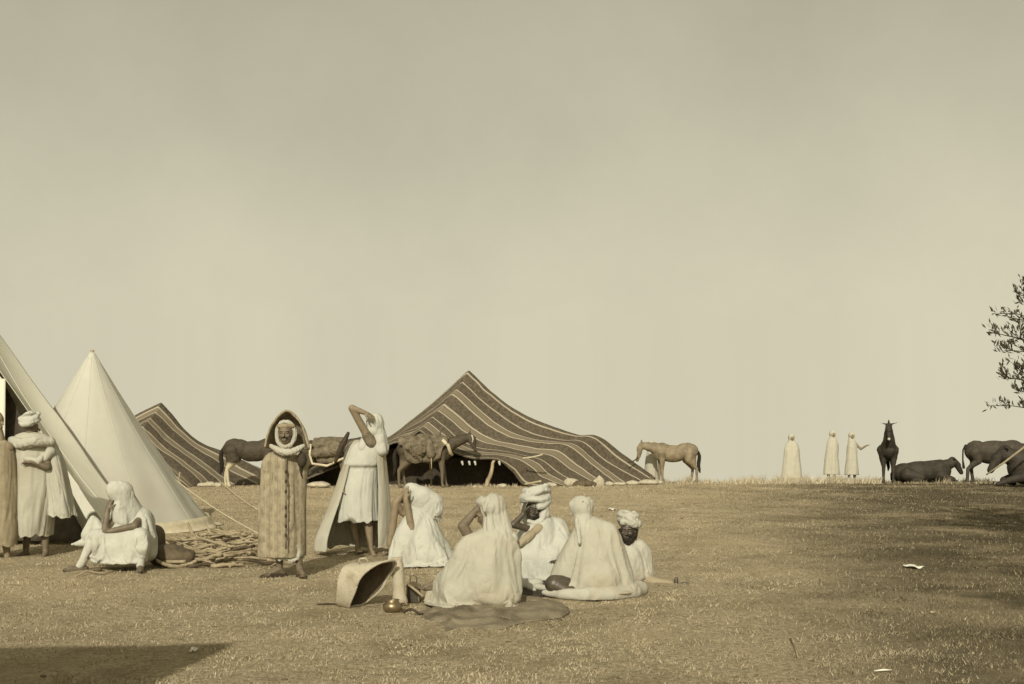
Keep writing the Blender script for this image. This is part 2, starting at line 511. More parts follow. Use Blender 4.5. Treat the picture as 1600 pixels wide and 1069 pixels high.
    tag(o, 'trampled dry turf of the camp field rising to a bare crest', kind='structure')
build_ground()

# ------------------------------------------------------------------ grass
def blades(name, X, Y, H, wid, lean, tone, per=1, label=None):
    N = len(X)
    Z = gz_np(X, Y)
    a = rng.uniform(0, 2 * math.pi, N); la = rng.uniform(0, 2 * math.pi, N)
    L = H * lean * rng.uniform(.2, 1, N)
    dx, dy = np.cos(a) * wid / 2, np.sin(a) * wid / 2
    p0 = np.stack([X - dx, Y - dy, Z - .01], -1); p1 = np.stack([X + dx, Y + dy, Z - .01], -1)
    p2 = np.stack([X + np.cos(la) * L, Y + np.sin(la) * L, Z + H], -1)
    V = np.stack([p0, p1, p2], 1).reshape(-1, 3)
    me = bpy.data.meshes.new(name)
    me.vertices.add(3 * N); me.vertices.foreach_set('co', V.reshape(-1))
    me.loops.add(3 * N); me.loops.foreach_set('vertex_index', np.arange(3 * N))
    me.polygons.add(N); me.polygons.foreach_set('loop_start', np.arange(N) * 3); me.polygons.foreach_set('loop_total', np.full(N, 3))
    me.update(calc_edges=True)
    at = me.attributes.new('tone', 'FLOAT', 'POINT')
    at.data.foreach_set('value', np.repeat(tone, 3))
    me.materials.append(M_grass)
    o = link(name, me, None, smooth=False)
    return tag(o, label, 'grass', kind='stuff')

def grass_mat():
    m = bpy.data.materials.new('dry_grass'); m.use_nodes = True
    n, l = m.node_tree.nodes, m.node_tree.links
    p = n['Principled BSDF']; p.inputs['Roughness'].default_value = 1; p.inputs['Specular IOR Level'].default_value = .05
    a = n.new('ShaderNodeAttribute'); a.attribute_name = 'tone'
    r = n.new('ShaderNodeValToRGB'); e = r.color_ramp.elements
    e[0].color = (.09, .073, .042, 1); e[1].color = (.60, .53, .38, 1)
    k = e.new(.5); k.color = (.40, .335, .22, 1)
    l.new(a.outputs['Fac'], r.inputs[0]); l.new(r.outputs[0], p.inputs['Base Color'])
    return m
M_grass = grass_mat()

def scatter(N, d0, d1, power=1.0, pad=.52):
    """positions across the wedge of field in front, denser where near"""
    d = d0 * (d1 / d0) ** rng.uniform(0, 1, N)
    x = rng.uniform(-1, 1, N) * (d * pad + .6)
    return x, d

X, Y = scatter(470000, 5.0, 37, pad=.78)
P3 = np.stack([X, Y, X * 0], -1)
dens = vn(P3 * 1.1, 31) * .5 + vn(P3 * 4.3, 32) * .6 + .25 * vn(P3 * 11, 36)
keep = dens > rng.uniform(-1.0, .9, len(X))
X, Y = X[keep], Y[keep]; dens = dens[keep]
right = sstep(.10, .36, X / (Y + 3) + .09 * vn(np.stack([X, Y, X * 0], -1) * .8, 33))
tone = np.clip(.49 + .13 * rng.normal(size=len(X)) - .40 * right + .14 * vn(np.stack([X, Y, X * 0], -1) * 2.0, 34), 0, 1)  # blades darker at right, painted corner darkening included
H = rng.uniform(.006, .018, len(X)) * (1 + .5 * right) * (.8 + .035 * Y)
blades('short_grass', X, Y, H, .005 + .0007 * Y, 1.6, tone, label='short trampled dry grass over the whole field')
# scattered longer straws
X, Y = scatter(2600, 5.4, 33)
tone = np.clip(rng.normal(.55, .2, len(X)), 0, 1)
blades('loose_straw', X, Y, rng.uniform(.012, .03, len(X)), .005 + .0004 * Y, 3.6, tone, label='loose pale straws lying on the turf')
# weeds on the crest
def weeds(name, label, px0, px1, n, h, d0=32.6, d1=36.5, mu=.6):
    cx = rng.uniform(px0, px1, n // 26 + 1); cd = rng.uniform(d0, d1, n // 26 + 1)
    idx = rng.integers(0, len(cx), n)
    sh = (.25 + .75 * rng.uniform(0, 1, len(cx)) ** 2)[idx] * (.6 + .4 * np.sin((cx[idx] - px0) / (px1 - px0) * math.pi))
    d = cd[idx] + rng.normal(0, .10, n)
    x = (cx[idx] - 800) / F * d + rng.normal(0, .10, n)
    tn = np.clip(rng.normal(mu, .2, n), 0, 1)
    blades(name, x, d, h * sh * rng.uniform(.4, 1, n), .022, .7, tn, label=label)
weeds('tall_weeds', 'tall dry weeds along the crest in front of the faint far figures', 1130, 1375, 5200, .46, mu=.66)
weeds('crest_grass', 'dry grass standing around the pale horse feet', 965, 1130, 1500, .34)
weeds('crest_scrub', 'rough dark grass along the crest under the cattle', 1375, 1640, 3000, .26, mu=.35)
weeds('camp_grass', 'low dry grass in front of the striped tents', 280, 960, 3600, .14, 30.0, 33)

# ------------------------------------------------------------------ striped tents
TD, TD2, TL, TM = (.078, .063, .044), (.126, .104, .073), (.37, .325, .235), (.185, .152, .104)
def striped_tent(name, label, lines, dl, back, bands, peak_col, seed=0, sag=.02, nsub=(90, 120)):
    """lines: front eave to ridge, each a list of (px, py); dl: depth of each line; one extra line to the ground behind"""
    rows = []
    for pts, d in zip(lines, dl):
        row = []
        for k, q in enumerate(pts):
            dd = d[k] if hasattr(d, '__len__') else d
            row.append(W(q[0], q[1], dd))
        rows.append(row)
    G = np.array([[list(p) for p in r] for r in rows])
    top = G[-1]
    b1 = top.copy(); b1[:, 1] += back * .45; b1[:, 2] = gz_np(b1[:, 0], b1[:, 1]) + (top[:, 2] - gz_np(top[:, 0], top[:, 1])) * .5
    b2 = top.copy(); b2[:, 1] += back; b2[:, 2] = gz_np(b2[:, 0], b2[:, 1])
    nf = len(G)
    G = np.concatenate([G, b1[None], b2[None]])
    G = spline(G, nsub[0]); GT = np.swapaxes(G, 0, 1)
    G1 = spline(GT, nsub[1]); m_ = len(GT); t_ = np.linspace(0, m_ - 1, nsub[1]); i_ = np.clip(np.floor(t_).astype(int), 0, m_ - 2); f_ = (t_ - i_)[:, None, None]
    G2 = GT[i_] * (1 - f_) + GT[i_ + 1] * f_
    wq = np.exp(-((t_ - peak_col) / 1.3) ** 2)[:, None, None]
    G = np.swapaxes(G1 * (1 - wq) + G2 * wq, 0, 1).copy()
    P = G.reshape(-1, 3)
    wr = vn(P * np.array([.8, 2.2, 2.2]), seed) * sag * .7 + vn(P * np.array([3.0, 7.0, 7.0]), seed + 1) * sag * .6
    G[:, :, 2] += wr.reshape(G.shape[:2]); G[:, :, 1] += wr.reshape(G.shape[:2])
    gg = gz_np(G[:, :, 0], G[:, :, 1])
    G[:, :, 2] = np.maximum(G[:, :, 2], gg - .02)
    return G, nf

def tent_object(root, G, nf, bands, name='roof_cloth', seed=0):
    tot = nf + 1
    bb = [(p * (nf - 1) / tot, w * (nf - 1) / tot, c) for p, w, c in bands]
    m = stripe_mat('striped_tent_cloth', TD, TD2, TL, bb, thin=.004, wob=.004)
    G = G - np.array(list(root.location))
    return link(name, sheet(G, .03), m, root)

# main tent
L6 = [(600,689),(645,659),(690,623),(734,584),(762,609),(790,632),(825,652),(860,666),(905,681),(938,684),(975,712),(1024,747)]
L5 = [(600,690),(643,662),(686,629),(722,598),(750,625),(785,652),(815,671),(845,682),(880,688),(912,692),(945,720),(1001,752)]
L4 = [(599,691),(640,666),(680,638),(708,615),(735,638),(765,664),(795,681),(830,690),(860,693),(893,698),(925,724),(967,757)]
L3 = [(598,692),(636,671),(664,655),(686,641),(705,655),(725,672),(755,690),(790,697),(827,706),(862,711),(893,733),(937,758)]
L2 = [(597,694),(628,678),(655,667),(675,653),(695,668),(715,685),(745,701),(785,706),(825,714),(848,720),(872,739),(908,759)]
L1 = [(596,697),(620,685),(640,681),(663,666),(680,680),(705,695),(740,709),(780,712),(812,719),(832,731),(850,746),(884,760)]
L0 = [(594,702),(615,693),(635,689),(655,674),(672,688),(700,704),(738,716),(775,718),(798,735),(816,757),(838,761),(868,761)]
lines = [L0, L1, L2, L3, L4, L5, L6]
# continue the left flank down to the ground behind the mules
ext = [[(470,753),(535,726)], [(466,752),(533,722)], [(462,751),(531,718)], [(458,751),(530,715)], [(455,750),(529,712)], [(452,750),(528,710)], [(450,750),(527,708)]]
lines = [e + l for e, l in zip(ext, lines)]
def dline(base, rightd):
    return list(np.interp(np.arange(14), [0, 2, 5, 9, 13], [base + .3, base + .2, base, base + .1, rightd]))
dls = [dline(30.3, 31.2), dline(30.6, 31.3), dline(30.9, 31.5), dline(31.2, 31.9), dline(31.6, 32.4), dline(32.0, 32.9), dline(32.4, 33.4)]
root = empty('striped_tent', (-.5, 31.5, .25), 'large dark striped nomad tent with tall peak, open front and sagging right wing', 'tent', 'striped nomad tents')
G, nf = striped_tent('t', '', lines, dls, 3.0, None, 5, seed=40)
main_bands = [(.045,.012,TL),(.165,.011,TL),(.205,.05,TM),(.245,.011,TL),(.34,.010,TL),(.49,.010,TL),(.525,.045,TM),(.56,.010,TL),(.655,.010,TL),(.685,.035,TM),(.715,.010,TL),(.835,.011,TL),(.925,.010,TL),(1.10,.012,TL),(1.25,.012,TL)]
tent_object(root, G, nf, main_bands)
RL = root.location
# dark sheets added behind the eave to paint the shade inside
def shade_sheet(pxs, ytop, d, ybot, name='inner_shade_sheet', m=M_dark):
    n = len(pxs)
    top = np.array([list(W(x, y, dd) - RL) for x, y, dd in zip(pxs, ytop, d)])
    bot = np.array([list(W(x, y, dd) - RL) for x, y, dd in zip(pxs, ybot, d)])
    G = np.stack([top, top * .5 + bot * .5, bot]); G = spline(G, 12); G = np.swapaxes(spline(np.swapaxes(G, 0, 1), 50), 0, 1).copy()
    G[:, :, 1] += (vn(G.reshape(-1, 3) * np.array([7, 1, 1]), 77) * .06).reshape(G.shape[:2])
    link(name, sheet(G, .01), m, root)
shade_sheet([600, 640, 680, 740, 790, 830], [702, 700, 712, 716, 719, 740], [32.0] * 6, [764] * 6)
shade_sheet([478, 520, 560, 600], [728, 716, 704, 702], [32.0] * 4, [764] * 4)
# poles
def pole(a, b, r, name='pole', m=M_wood, parent=root, n=8):
    pts = [a.lerp(b, i / (n - 1)) + Vector((random.gauss(0, r * .25), random.gauss(0, r * .25), 0)) for i in range(n)]
    pts = [p - parent.location for p in pts]
    link(name, mesh(*tube(pts, [r * (1.25 - .5 * i / (n - 1)) for i in range(n)])), m, parent)
pole(W(759, 764, 30.35), W(773, 717, 30.45), .055)
pole(W(675, 762, 31.2), W(671, 716, 31.2), .022)
pole(Vector((W(734, 585, 32.4).x, 32.5, .2)), W(734, 587, 32.5), .05, m=M_wood_dark)
for x in (722, 733, 742, 780):
    link('toggle', mesh(*rc(W(x, 722, 30.3) - RL, W(x + 1, 726, 30.3) - RL, .035, .025)), M_bright, root)
# ropes of eave
def rope(parent, a, b, r=.012, sagz=.1, n=12, name='guy_rope', m=M_rope):
    pts = []
    for i in range(n):
        t = i / (n - 1); p = a.lerp(b, t); p.z -= sagz * 4 * t * (1 - t); pts.append(p - (parent.location if parent else Vector()))
    return link(name, mesh(*tube(pts, r, 6)), m, parent)
rope(root, W(820, 757, 30.8), W(845, 752, 30.2), .03, 0, name='hem_cord')
rope(root, W(817, 716, 30.3), W(848, 710, 30.3), .022, .02, name='hem_cord')

# left tent
T5 = [(254,633),(287,671),(315,694),(348,706),(385,722),(440,752)]
T4 = [(243,645),(270,672),(305,700),(335,718),(362,737),(402,756)]
T3 = [(232,656),(258,684),(290,708),(320,730),(340,746),(356,758)]
T2 = [(222,668),(250,696),(278,716),(300,733),(318,748),(328,760)]
T1 = [(212,682),(235,705),(262,722),(282,738),(297,751),(306,761)]
T0 = [(202,696),(225,720),(250,738),(268,750),(280,758),(288,763)]
tl = []
for k, l_ in enumerate([T0, T1, T2, T3, T4, T5]):
    f = l_[0]
    tl.append([(f[0] - 130 + 6 * k, f[1] + 62 - 4 * k), (f[0] - 62 + 3 * k, f[1] + 42 - 4 * k)] + l_)
def dl2(b, r): return list(np.interp(np.arange(8), [0, 2, 7], [b + .6, b, r]))
root2 = empty('striped_tent', (-9.6, 31.5, .25), 'smaller dark striped nomad tent with narrow peak, half behind the white tent', 'tent', 'striped nomad tents')
G, nf = striped_tent('t', '', tl, [dl2(29.6, 30.0), dl2(29.9, 30.3), dl2(30.2, 30.8), dl2(30.6, 31.2), dl2(31.0, 32.0), dl2(31.4, 32.6)], 2.8, None, 2, seed=50)
tent_object(root2, G, nf, [(.10,.016,TL),(.15,.03,TM),(.33,.014,TL),(.37,.06,TM),(.41,.014,TL),(.56,.014,TL),(.60,.06,TM),(.64,.014,TL),(.80,.016,TL),(.84,.06,TM),(.88,.016,TL),(1.0,.012,TL),(1.2,.02,TL)])
pole(Vector((W(254, 633, 31.4).x, 31.5, .2)), W(254, 635, 31.5), .04, parent=root2, m=M_wood_dark)
pole(W(279, 764, 29.3), W(281, 738, 29.5), .03, parent=root2)
rope(root2, W(345, 752, 29.8), W(405, 798, 21.5), .014, .05)

# ------------------------------------------------------------------ white ridge tent
def canvas_tent(label, A, B, footR0, footR1, half, h, open_apex=None, foot_open=None, offscreen=False):
    """A, B: ridge ends; right wall between them and footR0/footR1; mirrored left wall; near gable with door flaps"""
    base = Vector(((A.x + B.x) / 2, (A.y + B.y) / 2, 0))
    r = empty('white_tent', base, label, 'tent')
    fL0 = Vector((2 * A.x - footR0.x, footR0.y, footR0.z)); fL1 = Vector((2 * B.x - footR1.x, footR1.y, footR1.z))
    def quad(p00, p01, p10, p11, name, bulge, nn=40, seed=0, m=M_canvas_lightened, rag=0):
        u = np.linspace(0, 1, nn); v = np.linspace(0, 1, nn)
        U, V_ = np.meshgrid(u, v)
        P = [np.array(list(p - base)) for p in (p00, p01, p10, p11)]
        G = ((1 - U) * (1 - V_))[..., None] * P[0] + (U * (1 - V_))[..., None] * P[1] + ((1 - U) * V_)[..., None] * P[2] + (U * V_)[..., None] * P[3]
        nrm = np.cross(P[1] - P[0], P[2] - P[0]); nrm /= (np.linalg.norm(nrm) + 1e-9)
        if nrm[2] < 0 : nrm = -nrm
        wr = vn(G.reshape(-1, 3) * np.array([1.0, 1.5, .7]), seed).reshape(U.shape) * .03 + vn(G.reshape(-1, 3) * np.array([3, 4, 1.5]), seed + 1).reshape(U.shape) * .014
        sg = -bulge * np.sin(U * math.pi) * np.sin(V_ * math.pi)
        G = G + (wr * np.sin(np.clip(V_, .05, 1) * math.pi * .6) + sg)[..., None] * nrm
        if rag:
            G[-1, :, 2] += rag * vn(np.stack([u * 17, u * 0, u * 0], -1), seed + 3)
        ob = link(name, sheet(G, .006), m, r)
        if name == 'side_wall':
            for j in (20,):
                link('seam', mesh(*tube([Vector(G[i, j] + nrm * .004) for i in range(0, nn, 2)], .005, 6)), M_canvas_lightened, r)
        return ob
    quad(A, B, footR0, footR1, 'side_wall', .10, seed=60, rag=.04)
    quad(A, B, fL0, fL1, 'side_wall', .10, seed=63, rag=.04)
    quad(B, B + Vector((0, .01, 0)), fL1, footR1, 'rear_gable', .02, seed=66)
    return r, base, quad, fL0, fL1
A = W(-48, 509, 16.5); B = W(-8, 512, 17.6)
fR0 = W(186, 858, 14.8); fR0.z = gz(fR0.x, fR0.y) + .03
fR1 = W(226, 841, 15.85); fR1.z = gz(fR1.x, fR1.y) + .03
tent, tb, quad, fL0, fL1 = canvas_tent('white canvas tent cut by the left edge, its dark doorway behind the standing men', A, B, fR0, fR1, 2, 3)
# near gable: open, its left flap tied back, a dark sheet added inside to paint its shade
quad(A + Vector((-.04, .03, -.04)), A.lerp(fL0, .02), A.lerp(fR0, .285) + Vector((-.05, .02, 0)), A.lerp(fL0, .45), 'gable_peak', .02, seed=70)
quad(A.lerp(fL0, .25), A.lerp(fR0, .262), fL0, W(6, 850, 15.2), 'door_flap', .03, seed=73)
dv = (B - A) * .35
dz = Vector((0, 0, .14))
quad(A.lerp(fL0, .03) + dv - dz, A.lerp(fR0, .0) + dv - dz, fL0.lerp(fR0, .07) + dv, fL0.lerp(fR0, .91) + dv, 'inner_shade_sheet', .05, seed=76, m=M_dark)
link('ridge_pole', mesh(*tube([A - tb - Vector((0, 0, .05)), (A + B) / 2 - tb - Vector((0, 0, .09)), B - tb - Vector((0, 0, .05))], .03)), M_wood, tent)
link('tent_pole', mesh(*tube([Vector((A.x, A.y + .15, 0)) - tb, A + Vector((0, .15, -.05)) - tb], .035)), M_wood, tent)
link('tent_pole', mesh(*tube([Vector((B.x, B.y - .15, 0)) - tb, B + Vector((0, -.15, -.05)) - tb], .035)), M_wood, tent)
# conical bell tent behind
bc = W(144, 700, 17.9); bc.z = gz(bc.x, bc.y)
bell = empty('bell_tent', bc, 'pale conical bell tent behind the sitting man, guy ropes running right', 'tent')
bh = W(144, 553, 17.9).z - bc.z; br_ = 178 * 17.9 / F
nr_, na_ = 60, 144
G = np.zeros((nr_, na_, 3))
for i in range(nr_):
    t = i / (nr_ - 1)
    an = 2 * np.pi * np.arange(na_) / na_
    gore = .5 + .5 * np.cos(an * 12)
    rr = .03 + (br_ - .03) * (t - .035 * math.sin(t * math.pi)) * (1 - .035 * t * gore)
    Pn = np.stack([np.cos(an) * 2.2, np.sin(an) * 2.2, np.full(na_, t * 3)], -1)
    rr = rr + .03 * t * vn(Pn, 61) + .014 * t * vn(Pn * 3, 62)
    G[i, :, 0] = np.cos(an) * rr; G[i, :, 1] = np.sin(an) * rr; G[i, :, 2] = bh * (1 - t) + .03
G[-1, :, 2] += .03 * vn(np.stack([np.cos(an) * 6, np.sin(an) * 6, an * 0], -1), 63)
link('canvas', sheet(G, .006, closed=True), M_canvas, bell)
link('tent_pole', mesh(*tube([Vector((0, 0, 0)), Vector((0, 0, bh + .06))], .035)), M_wood, bell)
for k in range(12):
    a_ = 2 * math.pi * (k + .5) / 12; c_ = int(round((k + .5) / 12 * na_)) % na_
    link('seam', mesh(*tube([Vector(G[i, c_]) * 1.001 for i in range(2, nr_, 3)], .006, 6)), M_canvas, bell)
Gh = np.zeros((5, na_, 3))
an = 2 * np.pi * np.arange(na_) / na_
rag = vn(np.stack([np.cos(an) * 9, np.sin(an) * 9, an * 0], -1), 65)
for i, (o_, z_) in enumerate([(-.03, .17), (.012, .10), (.04, .045), (.10, .02), (.17, .012)]):
    q = br_ + o_ + (.07 * rag if i > 2 else 0)
    Gh[i, :, 0] = np.cos(an) * q; Gh[i, :, 1] = np.sin(an) * q
    Gh[i, :, 2] = gz_np(Gh[i, :, 0] + bc.x, Gh[i, :, 1] + bc.y) - bc.z + z_
link('hem', sheet(Gh, .006, closed=True), M_canvas_dirty, bell)
rope(bell, W(272, 748, 17.5), W(412, 838, 14.2), .011, .05)
rope(bell, W(322, 822, 17.7), W(338, 848, 15.7), .013, 0)
for q in (W(338, 849, 15.9), W(303, 838, 16.8), W(262, 853, 15.4), W(214, 856, 15.2)):
    z = gz(q.x, q.y)
    link('tent_peg', mesh(*rc(Vector((q.x, q.y, z - .03)) - bc, Vector((q.x - .10, q.y + .03, z + .16)) - bc, .016, .022)), M_wood, bell)

# a tent just outside the frame at left, whose shadow crosses the near grass
A2, B2 = Vector((-6.2, 3.75, 2.45)), Vector((-2.62, 3.75, 2.45))
base = Vector((-4.4, 3.75, 0))
t3 = empty('white_tent', base, 'white ridge tent beside the camera whose shadow lies on the near grass at left', 'tent')
for sgn in (-1, 1):
    G = np.zeros((16, 24, 3))
    for i in range(16):
        for j in range(24):
            v_, u_ = i / 15, j / 23
            G[i, j] = [(-6.2 + 3.58 * u_) + 4.4, sgn * 1.05 * v_, 2.45 * (1 - v_) - .10 * math.sin(u_ * math.pi) * (1 - v_) - .05 * math.sin(v_ * math.pi)]
    link('side_wall', sheet(G, .006), M_canvas, t3)
for xx in (-1.8, 1.78):
    link('gable', mesh([(xx - .012, -1.04, .01), (xx - .012, 1.04, .01), (xx - .012, 0, 2.42), (xx + .0, -1.04, .01), (xx, 1.04, .01), (xx, 0, 2.42)], [(0, 2, 1), (3, 4, 5), (0, 1, 4, 3), (1, 2, 5, 4), (2, 0, 3, 5)]), M_canvas, t3, smooth=False)

# ------------------------------------------------------------------ people
class Fig:
    def __init__(s, px, d, label, group=None, name='person'):
        x = (px - 800) / F * d
        s.d = d; s.loc = Vector((x, d, gz(x, d)))
        s.root = empty(name, s.loc, label, 'person', group)
    def L(s, px, py, dd=0.0):
        return W(px, py, s.d + dd) - s.loc

def basis(f, up=(0, 0, 1)):
    f = Vector(f).normalized(); u = Vector(up); u = (u - f * u.dot(f)).normalized(); r = f.cross(u)
    m = Matrix((r, f, u)).transposed()
    return r, f, u, m

def head_prims(c, f, up=(0, 0, 1), s=1.0):
    r, f, u, m = basis(f, up)
    E = lambda o, q: ell(c + (r * o[0] + f * o[1] + u * o[2]) * s, tuple(k * s for k in q), m)
    P = lambda o: c + (r * o[0] + f * o[1] + u * o[2]) * s
    o = [E((0, -.01, .03), (.076, .096, .088)), E((0, .028, -.03), (.060, .066, .090)), E((0, .04, -.088), (.040, .045, .030)),
         rc(P((0, .096, .008)), P((0, .118, -.024)), .008 * s, .014 * s),
         rc(P((-.036, .082, .030)), P((.036, .082, .030)), .012 * s, .012 * s),
         E((-.038, .070, -.022), (.020, .018, .018)), E((.038, .070, -.022), (.020, .018, .018)),
         rc(P((-.018, .094, -.056)), P((.018, .094, -.056)), .009 * s, .009 * s),
         rc(P((-.015, .090, -.072)), P((.015, .090, -.072)), .009 * s, .009 * s),
         E((-.078, 0, -.008), (.010, .020, .031)), E((.078, 0, -.008), (.010, .020, .031))]
    return o

def eyes(fig, c, f, up=(0, 0, 1), s=1.0):
    r, f, u, m = basis(f, up)
    for k in (-1, 1):
        V, Fc = ell(c + (r * .031 * k + f * .082 + u * .008) * s, (.012 * s, .009 * s, .007 * s), m, 10, 8)
        link('eye', mesh(V, Fc), M_eye, fig.root)

def hand_prims(w, d, n, curl=.5, s=1.0, side=1):
    """w wrist, d direction of the fingers, n palm normal (fingers curl towards it)"""
    d = Vector(d).normalized(); n = Vector(n); n = (n - d * n.dot(d)).normalized(); a = d.cross(n) * side
    P = [rc(w, w + d * .035 * s, .026 * s, .030 * s), rc(w + d * .035 * s - a * .018 * s, w + d * .085 * s - a * .024 * s, .019 * s, .013 * s),
         rc(w + d * .035 * s + a * .018 * s, w + d * .085 * s + a * .024 * s, .019 * s, .013 * s), rc(w + d * .03 * s, w + d * .085 * s, .020 * s, .015 * s)]
    for k, (off, ln) in enumerate([(-.033, .068), (-.011, .080), (.011, .076), (.033, .058)]):
        p = w + (d * .086 + a * off) * s
        dirn = d + a * off * 3
        for j in range(3):
            dirn = (dirn.normalized() + n * curl * .55)
            q = p + dirn.normalized() * ln * s * (.45, .32, .25)[j]
            P.append(rc(p, q, (.0095 - .001 * j) * s, (.0085 - .001 * j) * s, 8)); p = q
    p = w + (d * .02 - a * .026) * s
    for j in range(3):
        dirn = (d * .6 - a * (.8 - .35 * j) + n * curl * .4 * j).normalized()
        q = p + dirn * (.034, .028, .022)[j] * s
        P.append(rc(p, q, (.014 - .002 * j) * s, (.012 - .002 * j) * s, 8)); p = q
    return P

def foot_prims(an, d, s=1.0):
    """an: ankle; d: horizontal toe direction"""
    d = Vector((d[0], d[1], 0)).normalized(); a = Vector((-d.y, d.x, 0))
    z = Vector((0, 0, 1)); g = an - z * (.07 * s)
    P = [rc(an, g - d * .035 * s + z * .022, .036 * s, .030 * s), rc(an - z * .01, g + d * .13 * s + z * .014, .034 * s, .024 * s),
         rc(g - d * .04 * s + z * .012, g + d * .12 * s + z * .008, .027 * s, .024 * s)]
    for k in range(5):
        o = (-.034 + .017 * k) * s
        st = g + d * (.125 + .01 * (1 - abs(k - 1) / 2)) * s + a * o + z * .008
        P.append(rc(st, st + d * (.055 - .007 * k) * s, .012 * s, .009 * s, 8))
    return P

def body(fig, parts, material, voxel=.0068, smooth=2, name='body'):
    me = remesh(parts, voxel, smooth, .5)
    return link(name, me, material, fig.root)

def turban(fig, c, up, rad=.125, h=.12, turns=3.2, tr=.036, material=M_bright, seed=0, f=(0, -1, 0), squash=1.0, voxel=.009):
    r, ff, u, m = basis(f, up)
    prs = [ell(c + u * .045, (rad * .86, rad * .95 , h * .80 * squash), m)]
    n = int(26 * turns)
    pts, rd = [], []
    for i in range(n):
        t = i / (n - 1)
        an = t * turns * 2 * math.pi + seed
        el = -.55 + 1.35 * t
        rr = rad * math.cos(el * .85) * (1 + .03 * math.sin(an * 2.3 + seed))
        tilt = .22 * math.sin(an + seed * 1.7 + t * 2.4) + .12 * math.sin(an * 1.7 + seed)
        rr *= 1 + .05 * math.sin(an * 1.3 + seed * 2)
        pts.append(c + r * math.cos(an) * rr * .92 + ff * math.sin(an) * rr * 1.02 + u * (h * .75 * (el + .35) + tilt * .16 + .02) * squash)
        rd.append(tr * (1 - .3 * t) * (1 + .22 * math.sin(an * 1.9 + seed)))
    prs += chain(pts, rd, 8)
    return cloth('turban', prs, fig.root, material, voxel, 2, .010, 17, 1, seed)

SK = .052
def arm(sh, el, wr, r0=.05, r1=.042, r2=.028):
    return chain([sh, el, wr], [r0, r1, r2])

def mantle(f, rows, m, name='robe', dd=.02, **kw):
    k = f.d / F; rings = []
    for (y, x0, x1, ry) in rows:
        p = f.L((x0 + x1) / 2, y, dd); rings.append((p.x, p.y, max(p.z, .006), (x1 - x0) / 2 * k, ry))
    return link(name, loft(rings, **kw), m, f.root)

SIMS = []
def simcloth(name, prims, f, material, voxel=.022, smooth=7, expand=.028, grow=-.20, frames=32, seed=0, bend=.02, thick=.004, tension=15, floor=.0, hem=None):
    hem = floor if hem is None else hem
    """drape a garment: the padded figure is the collider, a looser copy of its surface falls over it"""
    base = remesh(prims, voxel, smooth, .6)
    co = get_co(base); no = get_no(base)
    g = base.copy()
    n1 = vn(co * np.array([5, 5, 2.5]), seed) * .6 + vn(co * np.array([14, 14, 4]), seed + 1) * .7
    gc = co + no * (expand * (1 + .8 * n1))[:, None]
    gc[:, 2] = np.maximum(gc[:, 2], hem + .012 + .004 * n1)
    set_co(g, gc)
    bm = bmesh.new(); bm.from_mesh(g)
    kill = [fc for fc in bm.faces if fc.normal.z < -.5 and fc.calc_center_median().z < hem + .07]
    bmesh.ops.delete(bm, geom=kill, context='FACES')
    loose = [v for v in bm.verts if not v.link_faces]
    bmesh.ops.delete(bm, geom=loose, context='VERTS')
    bm.to_mesh(g); bm.free()
    ko = bpy.data.objects.new('collider', base); COL.objects.link(ko)
    ko.modifiers.new('c', 'COLLISION'); ko.collision.thickness_outer = .006; ko.collision.cloth_friction = 12
    go = bpy.data.objects.new('garment', g); COL.objects.link(go)
    off = Vector((60 * (len(SIMS) % 8), -300 - 40 * (len(SIMS) // 8), 0))
    fl = bpy.data.objects.new('floor', mesh([(-3, -3, floor), (3, -3, floor), (3, 3, floor), (-3, 3, floor)], [(0, 1, 2, 3)])); COL.objects.link(fl)
    fl.modifiers.new('c', 'COLLISION'); fl.collision.thickness_outer = .006; fl.collision.cloth_friction = 20
    for o in (ko, go, fl): o.location = off
    m = go.modifiers.new('cloth', 'CLOTH'); s = m.settings; c = m.collision_settings
    s.quality = 5; s.mass = .35; s.tension_stiffness = tension; s.compression_stiffness = tension; s.shear_stiffness = 4; s.bending_stiffness = bend
    s.air_damping = 1.5; s.tension_damping = 8; s.shrink_min = grow; s.shrink_max = grow
    c.collision_quality = 2; c.distance_min = .006; c.use_self_collision = False
    m.point_cache.frame_start = 1; m.point_cache.frame_end = frames + 2
    SIMS.append(dict(name=name, go=go, ko=ko, fl=fl, root=f.root, m=material, frames=frames, thick=thick, fold=.004 if name == 'burnous' else .009))

def run_sims():
    if not SIMS: return
    n = max(q['frames'] for q in SIMS)
    for k in range(1, n + 1): sc.frame_set(k)
    dg = bpy.context.evaluated_depsgraph_get()
    for q in SIMS:
        me = bpy.data.meshes.new_from_object(q['go'].evaluated_get(dg))
        q['me'] = me
    for q in SIMS:
        for k in ('go', 'ko', 'fl'): bpy.data.objects.remove(q[k])
    sc.frame_set(1)
    for q in SIMS:
        me = q['me']; me.materials.clear()
        o = bpy.data.objects.new('t', me); COL.objects.link(o)
        s = o.modifiers.new('s', 'SOLIDIFY'); s.thickness = q['thick']; s.offset = 1
        s = o.modifiers.new('u', 'SUBSURF'); s.levels = 1
        dg = bpy.context.evaluated_depsgraph_get()
        me2 = bpy.data.meshes.new_from_object(o.evaluated_get(dg)); bpy.data.objects.remove(o)
        co = get_co(me2); no = get_no(me2); sd_ = len(me2.vertices) % 97
        set_co(me2, co + no * (foldf(co, 11, .35, sd_) * q['fold'])[:, None])
        link(q['name'], me2, q['m'], q['root'])
    SIMS.clear()

